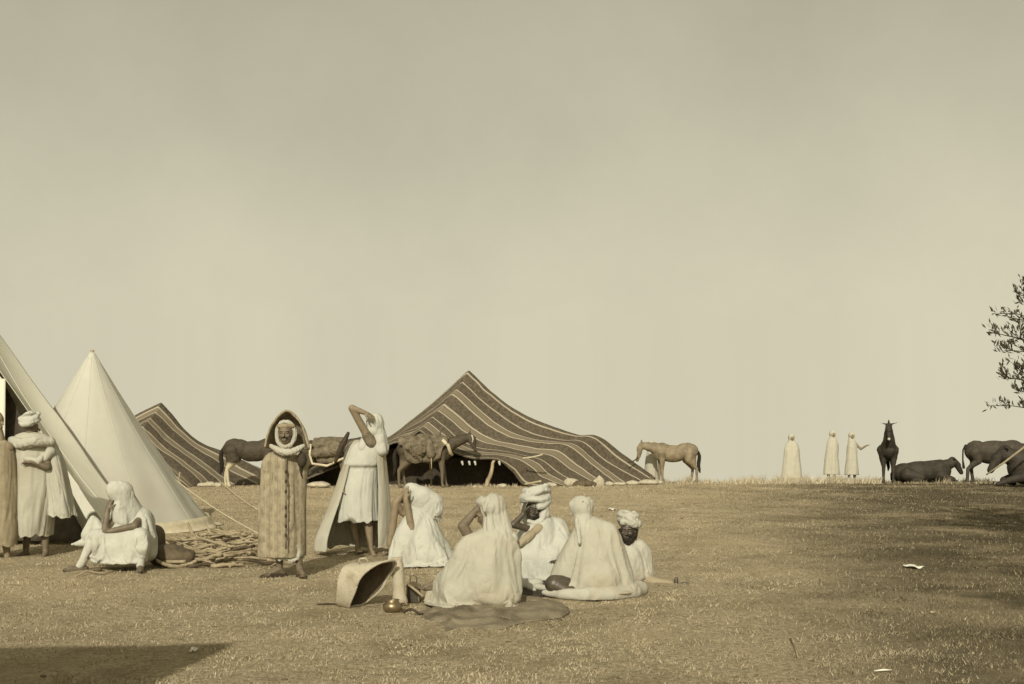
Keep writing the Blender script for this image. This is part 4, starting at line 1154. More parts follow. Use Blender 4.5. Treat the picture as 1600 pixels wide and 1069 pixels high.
cloth('hood', [ell(hc + Vector((-.02, .01, .03)), (.12, .125, .13)), rc(hc + Vector((-.04, 0, -.03)), f.L(-8, 696), .11, .14)], f.root, M_tan, .012, 5, .012, 10, .4, 103)

# ---- faint far figures beyond the crest
def far_person(px, d, h, label, m, seed, wid=.26, lean=0.0, arms=False):
    f = Fig(px, d, label, 'pale figures beyond the crest')
    hc = Vector((lean, 0, h - .12)); fd = (0, -1, 0)
    parts = head_prims(hc, fd) + [rc(hc - Vector((0, 0, .08)), Vector((lean * .8, 0, h - .32)), .055, .07), rc(Vector((lean * .8 - .09, 0, h - .40)), Vector((lean * .8 + .09, 0, h - .40)), .045, .045), rc(Vector((lean * .8, 0, h - .42)), Vector((0, 0, h * .5)), .09, .09),
             rc(Vector((-.09, 0, h * .5)), Vector((-.10, 0, .1)), .09, .04), rc(Vector((.09, 0, h * .5)), Vector((.10, 0, .1)), .09, .04)]
    parts += foot_prims(Vector((-.10, 0, .08)), (-.2, -1, 0)) + foot_prims(Vector((.10, 0, .08)), (.2, -1, 0))
    if arms: parts += chain([Vector((.12, 0, h - .38)), Vector((.30, -.05, h - .58)), Vector((.46, -.15, h - .46))], [.05, .04, .03]) + hand_prims(Vector((.46, -.15, h - .46)), (1, 0, .3), (0, 0, -1), .5)
    body(f, parts, M_skin_light, .012)
    link('robe', loft([(lean * .8, 0, h - .24, .08, .08), (lean * .8, 0, h - .31, wid * .62, .12), (lean * .6, 0, h - .5, wid * .86, .16), (0, 0, h * .5, wid * .95, .18), (0, 0, .30 if arms or lean else .14, wid * 1.2, .22)], 0, 360, 60, 50, fold=.02, nf=8, seed=seed), m, f.root)
    cloth('hood', [ell(hc + Vector((0, .03, .03)), (.12, .12, .13)), rc(hc + Vector((0, .05, -.05)), Vector((lean * .8, .03, h - .32)), .10, .14)], f.root, m, .014, 4, .01, 10, .4, seed)
far_person(1237, 37.5, 1.66, 'faint figure in white robe on the crest, leftmost of three far figures', M_far, 111, wid=.30)
far_person(1299, 38.0, 1.80, 'faint figure in cream robe on the crest, middle of three far figures', M_far, 112, wid=.23, lean=.05)
far_person(1331, 38.5, 1.78, 'faint figure on the crest with arm held out, nearest the standing dark mule', M_far, 113, wid=.20, arms=True)
f_ = far_person(1018, 33.9, 1.30, 'pale figure in white standing under the neck of the tan horse', M_far, 114, wid=.19)

run_sims()

# ------------------------------------------------------------------ animals
def horse_prims(pose, s=1.0, belly=1.0, cow=False):
    """faces +x; units at withers height about 1.4"""
    w = 1.0
    V = Vector
    nb, nh, mz = pose['neck0'], pose['poll'], pose['muzzle']
    L = pose.get('len', 1.0)
    P = [ell(V((.36 * L, 0, 1.03)), (.33, .24, .31)), ell(V((0, 0, .98)), (.50 * L, .27 * belly, .29 * belly)), ell(V((-.42 * L, 0, 1.04)), (.36, .26, .28)), ell(V((-.60 * L, 0, 1.06)), (.25, .25, .26)),
         rc(V((.20 * L, 0, 1.13)), V((-.35 * L, 0, 1.12)), .13, .13), rc(V((.36 * L, 0, 1.22)), V((.16 * L, 0, 1.22)), .10, .07), ell(V((-.52 * L, 0, 1.13)), (.22, .17, .21)),
         rc(V((.42 * L, 0, 1.08)), V(nb), .24, .17), rc(V(nb), V(nh), .17, .10), rc(V((.38 * L, 0, 1.20)), V(nh) - V((.03, 0, .0)), .12, .07)]
    nh, mz = V(nh), V(mz)
    hd = (mz - nh).normalized(); hu = V((0, 1, 0)).cross(hd); 
    if hu.x * -1 + hu.z < 0: hu = -hu
    back = -hu
    P += [rc(nh, nh + hd * .16, .100, .085), rc(nh + hd * .10 + back * .05, nh + hd * .20 + back * .05, .085, .065), rc(nh + hd * .16, mz - hd * .06, .082, .056), rc(mz - hd * .08, mz, .056, .052)]
    for k in (-1, 1):
        e0 = nh + V((0, .055 * k, .06)); 
        el = pose.get('ear', .14)
        ed = V(pose.get('eardir', (.05, .25, 1)))
        P.append(rc(e0, e0 + V((ed.x, ed.y * k, ed.z)).normalized() * el, .030, .010, 8))
        fs = pose.get('fs', (0, 0))[(k + 1) // 2]; hs = pose.get('hs', (0, 0))[(k + 1) // 2]
        P += chain([V((.40 * L, .13 * k, .98)), V((.38 * L, .15 * k, .74)), V((.40 * L + fs * .5, .14 * k, .42)), V((.40 * L + fs, .14 * k, .13)), V((.43 * L + fs, .14 * k, .035))], [.16, .095, .050, .036, .05])
        P.append(rc(V((.40 * L + fs * .5, .14 * k, .42)), V((.405 * L + fs * .5, .14 * k, .38)), .054, .048))
        P += chain([V((-.58 * L, .13 * k, 1.0)), V((-.50 * L, .15 * k, .78)), V((-.74 * L + hs * .6, .14 * k, .48)), V((-.72 * L + hs, .14 * k, .14)), V((-.69 * L + hs, .14 * k, .035))], [.21, .135, .052, .037, .05])
        P.append(rc(V((-.60 * L, .13 * k, .95)), V((-.66 * L + hs * .4, .14 * k, .62)), .17, .075))
    return [([v * s for v in p[0]], p[1]) for p in P]

def coat(name, dark, mid, pale=None, zpale=(.5, .8)):
    m = mat(name, dark, mid, 5, rough=.7, bump=.2, bscale=70, spec=.25)
    if pale:
        n, l = m.node_tree.nodes, m.node_tree.links
        p = n['Principled BSDF']; src = p.inputs['Base Color'].links[0].from_socket
        t = n.new('ShaderNodeTexCoord'); s_ = n.new('ShaderNodeSeparateXYZ'); l.new(t.outputs['Object'], s_.inputs[0])
        nz = n.new('ShaderNodeTexNoise'); nz.inputs['Scale'].default_value = 3; l.new(t.outputs['Object'], nz.inputs['Vector'])
        a = n.new('ShaderNodeMath'); a.operation = 'MULTIPLY_ADD'; a.inputs[1].default_value = .35; l.new(nz.outputs[0], a.inputs[0]); l.new(s_.outputs[2], a.inputs[2])
        r = n.new('ShaderNodeMapRange'); r.inputs[1].default_value = zpale[1] + .17; r.inputs[2].default_value = zpale[0] + .17; l.new(a.outputs[0], r.inputs[0])
        mm = n.new('ShaderNodeMixRGB'); mm.inputs[2].default_value = (*pale, 1); l.new(r.outputs[0], mm.inputs[0]); l.new(src, mm.inputs[1]); l.new(mm.outputs[0], p.inputs['Base Color'])
    return m
C_tan = coat('tan_coat', (.15, .118, .072), (.27, .22, .14))
C_dark = coat('dark_coat', (.040, .032, .022), (.078, .063, .043))
C_bay = coat('bay_coat_pale_legs', (.045, .035, .022), (.075, .06, .038), (.48, .42, .29), (.62, .72))
C_mule = coat('mule_coat', (.05, .04, .025), (.09, .07, .045), (.13, .105, .068), (.70, .85))
C_black = coat('black_coat', (.028, .023, .016), (.052, .043, .030))

def animal(name, label, cat, x_px, d, face, pose, material, s=1.0, tail=True, mane=True, group=None, voxel=.016, yaw=0, belly=1.0, zoff=0.0):
    x = (x_px - 800) / F * d
    r = empty(name, (x, d, gz(x, d) + zoff), label, cat, group)
    me = remesh(horse_prims(pose, s, belly), voxel, 3, .5)
    co = get_co(me); no = get_no(me); big = sstep(.55, .8, co[:, 2])
    set_co(me, co + no * (.012 * vn(co * 5, int(x_px)) + .007 * vn(co * 13, int(x_px) + 1))[:, None] * big[:, None])
    link('body', me, material, r)
    L = pose.get('len', 1.0)
    if tail:
        pts = [Vector((-.80 * L - .03 * math.sin(i), .02 * math.sin(i * 1.3), 1.12 - .11 * i)) * s + Vector((-.10 * math.sin(min(i, 4) / 4 * 1.5) * s, 0, 0)) for i in range(8)]
        link('tail', remesh(chain(pts, [q * s for q in (.035, .05, .06, .065, .065, .06, .05, .02)], 8), .014, 2), M_hair if not tail == 'coat' else material, r)
    if mane:
        nb, nh = Vector(pose['neck0']), Vector(pose['poll'])
        pts = [Vector((.30 * L, 0, 1.26)) , Vector((.38 * L, 0, 1.27)).lerp(nh, .35) + Vector((-.0, 0, .035)), Vector((.38 * L, 0, 1.27)).lerp(nh, .7) + Vector((-.01, .02, .045)), nh + Vector((-.02, 0, .07))]
        pts = [p * s for p in pts]
        link('mane', remesh(chain(pts, [.025 * s, .05 * s, .045 * s, .03 * s], 8), .014, 1), M_hair, r)
    r.rotation_euler = (0, 0, R((180 if face == 'L' else 0) + yaw))
    return r

# tan horse, head level with its back
p_ = dict(neck0=(.68, 0, 1.18), poll=(1.02, 0, 1.25), muzzle=(1.16, 0, .76), ear=.13, hs=(.05, -.06), fs=(.02, -.03), len=.98)
hr = animal('horse', 'tan horse standing side-on on the crest facing left, tied by a rope', 'horse', 1051, 33.2, 'L', p_, C_tan, s=.93, yaw=4)
rp = rope(None, W(998, 713, 33.1), W(981, 722, 32.6), .018, .06, name='tether_rope', m=M_wood_dark)
tag(rp, 'thin dark rope from the muzzle of the tan horse to the striped tent', 'rope')
# dark horse with pale legs behind the hooded man
p_ = dict(neck0=(.70, 0, 1.12), poll=(1.02, 0, 1.05), muzzle=(1.18, 0, .62), ear=.12, hs=(.04, -.08), fs=(.0, .05), len=1.0)
animal('horse', 'dark horse with pale belly and legs, rump left, mostly hidden behind the hooded man', 'horse', 397, 30.4, 'R', p_, C_bay, s=1.0, yaw=6)
def draped_load(r, x0, x1, z0, z1, hw, m, name='saddle_cloth', seed=0, bump_=0.03):
    G = np.zeros((40, 30, 3))
    for i in range(40):
        a = (i / 39 - .5) * 2          # -1..1 across the back
        for j in range(30):
            t = j / 29
            x = x0 + (x1 - x0) * t
            th = a * 2.0
            y = math.sin(max(-1.57, min(1.57, th))) * hw
            z = z1 - (1 - math.cos(max(-1.57, min(1.57, th)))) * hw * .9
            if abs(th) > 1.57: z -= (abs(th) - 1.57) / .43 * (z1 - hw * .9 - z0); 
            G[i, j] = (x, y, z + .03 * math.sin(t * 3.1))
    aa = np.abs(np.linspace(-1, 1, 40))[:, None]; tt = np.linspace(0, 1, 30)[None]
    G[:, :, 0] = G[:, :, 0] + (.5 - tt) * (x1 - x0) * .28 * sstep(.55, 1, aa) 
    G[:, :, 2] += .16 * sstep(.6, 1, aa) * (np.abs(tt - .5) * 2) ** 3
    n = vn(G.reshape(-1, 3) * np.array([9, 5, 3]), seed).reshape(40, 30)
    G[:, :, 1] += n * bump_ * np.sign(G[:, :, 1]); G[:, :, 2] += n * bump_ * .5
    G[0, :, 2] += .05 * n[0]; G[-1, :, 2] += .05 * n[-1]
    return link(name, sheet(G, .02), m, r)
# saddled mule between the two standing men
p_ = dict(neck0=(.70, 0, 1.22), poll=(1.02, 0, 1.34), muzzle=(1.22, 0, 1.0), ear=.2, fs=(.05, -.05), hs=(0, .05))
r = animal('mule', 'dark mule under a brown saddle blanket, seen between the two standing men', 'mule', 515, 30.6, 'R', p_, C_mule, s=.98, yaw=-4)
draped_load(r, -.42, .44, .62, 1.36, .33, M_brown, seed=1)
cloth('saddle_bag', [rc(Vector((-.30, -.36, .95)), Vector((.32, -.36, 1.0)), .14, .15), rc(Vector((-.25, -.34, 1.15)), Vector((.30, -.34, 1.2)), .12, .12)], r, M_brown, .02, 4, .03, 8, .5, 3)
link('girth_strap', mesh(*tube([Vector((-.45, -.36, 1.2)), Vector((-.46, -.39, .9)), Vector((-.40, -.36, .66)), Vector((0, -.30, .60)), Vector((.3, -.32, .74)), Vector((.5, -.3, .82))], .035, 8)), M_canvas_dirty, r)
# pack mule in front of the big tent
p_ = dict(neck0=(.74, 0, 1.25), poll=(1.17, 0, 1.42), muzzle=(1.33, 0, 1.03), ear=.21, eardir=(.1, .3, 1), fs=(.0, .10), hs=(-.05, .10), len=1.02)
r = animal('mule', 'pack mule with shaggy load and dark raised head, standing before the big striped tent', 'mule', 668, 29.9, 'R', p_, C_mule, s=.98, yaw=3)
draped_load(r, -.78, .55, .66, 1.38, .34, M_brown, name='pack_cloth', seed=5, bump_=.05)
cloth('pack_bundle', [rc(Vector((-.50, -.32, 1.12)), Vector((-.22, -.36, 1.02)), .15, .18), rc(Vector((-.30, -.36, .90)), Vector((-.20, -.36, .78)), .12, .08)], r, M_brown, .02, 3, .06, 10, .35, 9)
cloth('saddle', [rc(Vector((-.12, 0, 1.34)), Vector((.25, 0, 1.36)), .12, .10), rc(Vector((.28, 0, 1.36)), Vector((.33, 0, 1.50)), .06, .04), rc(Vector((-.2, -.12, 1.34)), Vector((-.22, .12, 1.36)), .12, .12), rc(Vector((.05, -.30, 1.2)), Vector((.10, -.36, .92)), .12, .15)], r, M_brown, .018, 3, .03, 10, .35, 12)
cloth('pack_bundle', [rc(Vector((-.45, .38, 1.05)), Vector((.3, .38, 1.08)), .16, .17)], r, M_brown, .02, 4, .04, 9, .35, 10)
link('stirrup_strap', mesh(*tube([Vector((.10, -.40, 1.05)), Vector((.11, -.42, .80)), Vector((.12, -.42, .52))], .014, 6)), M_rope, r)
link('breast_strap', mesh(*tube([Vector((.40, -.32, 1.30)), Vector((.56, -.30, 1.15)), Vector((.62, -.22, .95)), Vector((.66, 0, .9))], .05, 8)), M_canvas_dirty, r)
link('halter_band', mesh(*tube([Vector((1.20, -.10, 1.44)), Vector((1.24, -.10, 1.32)), Vector((1.22, -.10, 1.22))], .02, 6)), M_canvas, r)

# dark mule facing the camera
p_ = dict(neck0=(.62, 0, 1.35), poll=(.78, 0, 1.74), muzzle=(1.02, 0, 1.36), ear=.20, eardir=(.0, 1.0, .28), len=.9, fs=(0, .02))
r = animal('mule', 'dark mule standing on the crest facing the camera with ears out sideways', 'mule', 1388, 34.2, 'L', p_, C_black, s=1.0, yaw=72, belly=1.12, tail=True, zoff=.0)
link('forelock', remesh([rc(Vector((.78, 0, 1.80)), Vector((.80, 0, 1.93)), .045, .015)], .012, 1), M_hair, r)
link('muzzle_patch', remesh([rc(Vector((1.0, 0, 1.37)), Vector((1.05, 0, 1.345)), .050, .042)], .012, 1), M_stone, r)

# cattle
def cow_parts(r, lying, m, s=1.0, headup=True, seed=0):
    V = Vector
    if lying:
        P = [ell(V((-.15, 0, .40)), (.75, .38, .36)), ell(V((-.72, 0, .36)), (.40, .34, .33)), ell(V((.45, 0, .42)), (.42, .31, .38)), rc(V((-.75, 0, .55)), V((.5, 0, .68)), .12, .14),
             rc(V((.55, 0, .55)), V((.92, 0, .70)), .24, .16), rc(V((.90, 0, .78)), V((1.08, 0, .62)), .13, .11), rc(V((1.06, 0, .62)), V((1.20, 0, .36)), .11, .075),
             rc(V((.5, -.24, .25)), V((.86, -.26, .14)), .13, .075), rc(V((.86, -.26, .14)), V((.62, -.34, .06)), .07, .05), rc(V((.5, .24, .25)), V((.9, .2, .14)), .13, .07), rc(V((.9, .2, .14)), V((1.1, .16, .06)), .06, .05),
             rc(V((-.7, -.28, .30)), V((-.25, -.42, .20)), .24, .12), rc(V((-.25, -.42, .20)), V((-.55, -.5, .07)), .09, .05), rc(V((-.7, .25, .25)), V((-.95, .3, .12)), .22, .09)]
        hp = V((.94, 0, .86)); tailp = [V((-1.05, 0, .5)), V((-1.15, .05, .3)), V((-1.12, .12, .10)), V((-1.0, .2, .05))]
    else:
        P = [ell(V((-.05, 0, .98)), (.72, .36, .38)), ell(V((-.62, 0, 1.02)), (.34, .30, .33)), ell(V((.50, 0, 1.0)), (.38, .29, .38)), rc(V((-.66, 0, 1.27)), V((-.50, 0, 1.27)), .09, .08), rc(V((-.3, 0, 1.20)), V((.35, 0, 1.22)), .11, .13), rc(V((.40, 0, 1.27)), V((.6, 0, 1.24)), .10, .12), rc(V((-.78, 0, 1.20)), V((-.90, 0, 1.14)), .08, .05),
             rc(V((.6, 0, 1.05)), V((1.05, 0, 1.10)), .24, .16), rc(V((1.05, 0, 1.16)), V((1.22, 0, 1.02)), .13, .11), rc(V((1.2, 0, 1.02)), V((1.36, 0, .74)), .11, .075)]
        for k in (-1, 1):
            P += chain([V((.50, .17 * k, .85)), V((.48 + .04 * k, .18 * k, .66)), V((.50 + .08 * k, .17 * k, .38)), V((.50 + .08 * k, .17 * k, .06))], [.16, .09, .055, .05])
            P += chain([V((-.68, .17 * k, .95)), V((-.60, .19 * k, .72)), V((-.80 + .10 * k, .17 * k, .46)), V((-.78 + .14 * k, .17 * k, .06))], [.20, .13, .058, .05])
        hp = V((1.08, 0, 1.26)); tailp = [V((-.92, 0, 1.20)), V((-1.0, 0, 1.05)), V((-1.0, .02, .75)), V((-.97, .03, .50))]
    for k in (-1, 1):
        P.append(rc(hp + V((-.02, .10 * k, -.02)), hp + V((-.04, .24 * k, -.04)), .045, .02, 8))
    P = [([v * s for v in p[0]], p[1]) for p in P]
    link('body', remesh(P, .018, 4, .5), m, r)
    link('tail', remesh(chain([t * s for t in tailp], [.035, .025, .025, .045], 8), .012, 1), M_hair, r)
    for k in (-1, 1) if not lying else ():
        a = hp * s
        link('horn', mesh(*tube([a + V((0, .06 * k, .02)), a + V((.02, .13 * k, .06)), a + V((.03, .15 * k, .13)), a + V((.02, .12 * k, .19))], [.026, .022, .015, .005], 8)), M_stone if not lying else M_wood_dark, r)
def cow(label, px, d, yaw, lying, m, s, name='cow', zoff=0.0):
    x = (px - 800) / F * d
    r = empty(name, (x, d, gz(x, d) + zoff), label, 'cow', 'dark cattle resting on the crest')
    cow_parts(r, lying, m, s)
    r.rotation_euler = (0, 0, R(yaw))
    return r
cow('dark cow lying on the crest beside the front-facing mule, head to the right', 1446, 34.0, -4, True, C_black, .90)
cow('dark cow standing at the right edge, rump towards the lying cow', 1556, 33.6, -6, False, C_dark, .97)
cow('dark cow lying at the right edge in front of the standing cow', 1640, 30.5, 172, True, C_black, 1.30)
st = pole  # leaning pole by the lying cow
x = W(1540, 742, 30.0)
lp = link('leaning_stick', mesh(*tube([W(1541, 742, 29.6), W(1570, 722, 29.5), W(1612, 690, 29.3), W(1640, 668, 29.2)], [.02, .028, .03, .03], 8)), M_tan, None)
tag(lp, 'pale pole slanting across the lying cow at the right edge', 'pole')

# ------------------------------------------------------------------ things on the ground
# basket lying on its side
bx, bd = (563 - 800) / F * 9.5, 9.5
bk = empty('basket', (bx, bd, gz(bx, bd)), 'pale woven basket tipped towards the right, its dark mouth open', 'basket')
bk.rotation_euler = (0, R(3), R(-16)); bk.scale = (.80, .9, 1.0)
def basket():
    nu, nv = 64, 30
    Gx = np.zeros((nv, nu, 3)); 
    for i in range(nv):
        t = i / (nv - 1)
        for j in range(nu):
            a = 2 * math.pi * j / nu
            # cross-section in (y, z); axis runs to the right; mouth cut on the slant
            top = .5 + .5 * math.sin(a)
            front = .5 - .5 * math.cos(a)
            ln = .13 + .24 * top ** 1.1 + .24 * front * (.35 + .65 * top)
            rad_y = .205 * (1 - .12 * t); rad_z = (.185 + .015 * t)
            rb = min(1, (t / .10)) ** .5 if t < .10 else 1
            x = -.215 + .02 * math.sin(a) + t * ln
            sq = lambda q: math.copysign(abs(q) ** .72, q)
            Gx[i, j] = (x, sq(math.cos(a)) * -rad_y * rb, .185 + sq(math.sin(a)) * rad_z * rb + .02 * t)
    P = Gx.reshape(-1, 3)
    n = vn(P * 9, 121) * .008 + vn(P * 3.4, 122) * .030
    Gx += n.reshape(nv, nu)[..., None]
    Gx[:, :, 2] = np.maximum(Gx[:, :, 2], .005)
    return Gx
Gb = basket()
link('wall', sheet(Gb, .012, closed=True), M_basket, bk)
link('rim', mesh(*tube([Vector(p) for p in Gb[-1]] + [Vector(Gb[-1][0])], .011, 8)), M_basket, bk)
Gi = Gb.copy(); c = np.array([0, 0, .19]); Gi = (Gi - c) * np.array([.95, .94, .94]) + c
link('mouth_shade', sheet(Gi[:-1], 0, closed=True), M_basket_shade, bk)  # dark inner layer, shade of the mouth put into its colour
for k in (.8, .86):
    q = Gb[int(k * 29), 16]
rp_ = [Vector((-.02, -.05, .375)), Vector((0.0, -.06, .43)), Vector((.05, -.03, .435)), Vector((.08, -.01, .385))]
link('handle', mesh(*tube(rp_, .009, 8)), M_basket, bk)

# tall narrow clay jar
jx, jd = (625 - 800) / F * 9.65, 9.65
def lathe(prof, seg=28, sq=None):
    V, Fc = [], []
    for (r_, z_) in prof:
        for k in range(seg):
            a = 2 * math.pi * k / seg; V.append((math.cos(a) * r_, math.sin(a) * r_, z_))
    for i in range(len(prof) - 1):
        for k in range(seg):
            j = (k + 1) % seg; Fc.append((i * seg + k, i * seg + j, (i + 1) * seg + j, (i + 1) * seg + k))
    Fc.append(tuple(range(seg - 1, -1, -1)))
    return V, Fc
jar = link('jar', mesh(*lathe([(.05, 0), (.070, .012), (.072, .04), (.058, .09), (.052, .16), (.054, .24), (.057, .31), (.054, .36), (.045, .395), (.050, .425), (.040, .425), (.036, .39), (.04, .34), (.04, .1)])), M_clay, None, loc=(jx, jd, gz(jx, jd)))
jar.rotation_euler = (R(-2), R(-4), 0)
tag(jar, 'tall narrow pale clay jar standing beside the basket', 'jar')
# small metal pot
kx, kd = (613 - 800) / F * 9.25, 9.25
pot = empty('cooking_pot', (kx, kd, gz(kx, kd)), 'small round dull metal pot in front of the clay jar', 'pot')
link('bowl', mesh(*lathe([(.03, 0), (.062, .008), (.080, .035), (.078, .065), (.060, .088), (.052, .094), (.062, .108), (.056, .108), (.046, .094), (.06, .07), (.06, .03), (.02, .012)])), M_brass, pot)
link('handle', mesh(*tube([Vector((.075, 0, .07)), Vector((.115, -.01, .085)), Vector((.13, -.01, .06)), Vector((.10, 0, .03)), Vector((.078, 0, .03))], .007, 8)), M_brass, pot)
# lantern
lx, ld = (646 - 800) / F * 9.9, 9.9
lan = empty('lantern', (lx, ld, gz(lx, ld)), 'small dark square tin lantern standing behind the clay jar', 'lantern')
def boxm(c, h):
    c, h = Vector(c), Vector(h); V = [c + Vector((sx * h.x, sy * h.y, sz * h.z)) for sx in (-1, 1) for sy in (-1, 1) for sz in (-1, 1)]
    return V, [(0, 1, 3, 2), (4, 6, 7, 5), (0, 4, 5, 1), (2, 3, 7, 6), (0, 2, 6, 4), (1, 5, 7, 3)]
link('base', mesh(*boxm((0, 0, .01), (.062, .062, .01))), M_tin, lan, False)
for sx in (-1, 1):
    for sy in (-1, 1):
        link('post', mesh(*boxm((.053 * sx, .053 * sy, .08), (.006, .006, .06))), M_brass, lan, False)
for (c, h) in (((0, -.05, .08), (.046, .002, .058)), ((0, .05, .08), (.046, .002, .058)), ((-.05, 0, .08), (.002, .046, .058)), ((.05, 0, .08), (.002, .046, .058))):
    link('pane', mesh(*boxm(c, h)), M_glass, lan, False)
link('cap', mesh([(-.064, -.064, .142), (.064, -.064, .142), (.064, .064, .142), (-.064, .064, .142), (-.064, -.064, .150), (.064, -.064, .150), (.064, .064, .150), (-.064, .064, .150), (0, 0, .185)],
     [(3, 2, 1, 0), (0, 1, 5, 4), (1, 2, 6, 5), (2, 3, 7, 6), (3, 0, 4, 7), (4, 5, 8), (5, 6, 8), (6, 7, 8), (7, 4, 8)]), M_brass, lan, False)
link('handle', mesh(*tube([Vector((-.03, 0, .17)), Vector((-.03, 0, .22)), Vector((.0, 0, .245)), Vector((.03, 0, .22)), Vector((.03, 0, .17))], .004, 6)), M_tin, lan)
# short stick resting on the lantern, iron hoop, stick behind basket
def single(name, me, m, label, cat, group=None, smooth=True, loc=None):
    return tag(link(name, me, m, None, smooth, loc), label, cat, group)
def onground(px, py, h=0):
    d = CH * F / (py - HY)
    for _ in range(6):
        x = (px - 800) / F * d; d = (CH - gz(x, d)) * F / (py - HY)
    x = (px - 800) / F * d
    return Vector((x, d, gz(x, d) + h))
a, b_ = W(637, 913, 9.8), W(661, 932, 9.7)
single('stick', mesh(*tube([a, a.lerp(b_, .5) + Vector((0, 0, .004)), b_], [.010, .012, .009], 8)), M_wood, 'short pale stick leaning over the lantern', 'stick')
g0 = onground(645, 962)
single('iron_hook', mesh(*tube([g0 + Vector(q) for q in ((-.075, 0, .02), (-.05, 0, .045), (-.01, -.01, .055), (.03, -.02, .035), (.06, -.03, .018), (.09, -.03, .02))], [.008, .011, .012, .011, .010, .006], 8)), M_leather, 'curved dark iron hook lying on the grass right of the metal pot', 'hook')
g0 = onground(512, 947)
single('stick', mesh(*tube([g0 + Vector((-.09, 0, .012)), g0 + Vector((0, .01, .016)), g0 + Vector((.09, 0, .012))], [.008, .010, .010], 8)), M_leather, 'thin dark stick on the grass sticking out left of the basket', 'stick')

# grey blanket on the ground in front of the circle
def ground_cloth(name, label, pts, m, seed, h=.03, amp=.035, cat='blanket'):
    """pts: outline row front/back in px; builds a rumpled sheet that lies on the ground"""
    Fr = spline(np.array([[*onground(*q)][:2] for q in pts[0]]), 70); Bk = spline(np.array([[*onground(*q)][:2] for q in pts[1]]), 70)
    n = 44
    G = np.zeros((n, 70, 3))
    for i in range(n):
        t = i / (n - 1)
        G[i, :, :2] = Fr * (1 - t) + Bk * t
    P = G.reshape(-1, 3).copy()
    P[:, 2] = 0
    e = vn(P * 6, seed + 9).reshape(n, 70) * .05 + vn(P * 2.5, seed + 8).reshape(n, 70) * .08
    G[:, :, 0] += e; G[:, :, 1] += e
    Q = P.copy(); Q[:, 1] *= 2.2
    w = (1 - np.abs(vn(Q * 3.5 + vn(P * 2, seed)[:, None] * .7, seed + 1)) * 1.8) * .6 + .4 * vn(Q * 8, seed + 2)
    z = h + amp * np.clip(w, -.5, 1).reshape(n, 70)
    tt = np.linspace(0, 1, n)[:, None]; uu = np.linspace(0, 1, 70)[None]
    edge = np.minimum(1, np.minimum(np.minimum(tt, 1 - tt) * 5, np.minimum(uu, 1 - uu) * 7))
    z = np.maximum(z, .006) * edge + .004
    G[:, :, 2] = gz_np(G[:, :, 0], G[:, :, 1]) + z
    return single(name, sheet(G, .006), m, label, cat)
ground_cloth('blanket', 'rumpled grey blanket spread on the grass in front of the seated circle', [[(700, 988), (735, 981), (775, 985), (825, 973), (878, 966)], [(664, 955), (700, 946), (760, 936), (820, 930), (878, 952)]], M_blanket, 131, h=.012, amp=.055)
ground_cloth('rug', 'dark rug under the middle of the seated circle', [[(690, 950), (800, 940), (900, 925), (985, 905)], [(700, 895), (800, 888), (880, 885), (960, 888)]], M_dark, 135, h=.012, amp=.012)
g0 = onground(838, 921)
single('cloth_bundle', remesh([rc(g0 + Vector((-.10, 0, .05)), g0 + Vector((.02, -.02, .06)), .06, .05), rc(g0 + Vector((.0, -.10, .04)), g0 + Vector((.08, -.14, .03)), .035, .03), rc(g0 + Vector((-.06, -.08, .03)), g0 + Vector((-.02, -.18, .02)), .035, .022)], .012, 4), M_white, 'small crumpled white cloth between the two men seen from behind', 'cloth')
# brushwood pile
c0 = onground(352, 868)
pile = empty('brushwood_pile', c0, 'pile of crooked dry branches between the white tent and the hooded man', 'woodpile')
br = random.Random(5)
for k in range(150):
    px_ = br.gauss(352, 44); 
    if px_ < 248 or px_ > 442: px_ = br.uniform(262, 438)
    prof = math.exp(-((px_ - 350) / 75) ** 2)
    py_ = br.uniform(848, 888)
    g = onground(px_, py_) - c0
    hh = prof * .27 * br.random() * (1 - abs(py_ - 866) / 34)
    ln = br.uniform(.16, .50); a = br.uniform(-.55, .55) + (math.pi if br.random() < .5 else 0)
    dr = Vector((math.cos(a), math.sin(a), br.uniform(-.30, .34))); sd = Vector((-dr.y, dr.x, 0))
    n = 6; rr = br.uniform(.008, .024)
    bend = br.uniform(-.14, .14)
    pts = [g + Vector((0, 0, hh + rr + .01)) + dr * ln * (i / (n - 1) - .5) + sd * bend * math.sin(i / (n - 1) * 3.1) + Vector((br.gauss(0, .012), br.gauss(0, .012), br.gauss(0, .010))) for i in range(n)]
    for p in pts:
        zz = gz(p.x + c0.x, p.y + c0.y) - c0.z; p.z = max(p.z, zz + rr * .8)
    link('branch', mesh(*tube(pts, [rr, rr * 1.05, rr, rr * .9, rr * .75, rr * .5], 7)), M_wood if br.random() < .88 else M_wood_dark, pile)
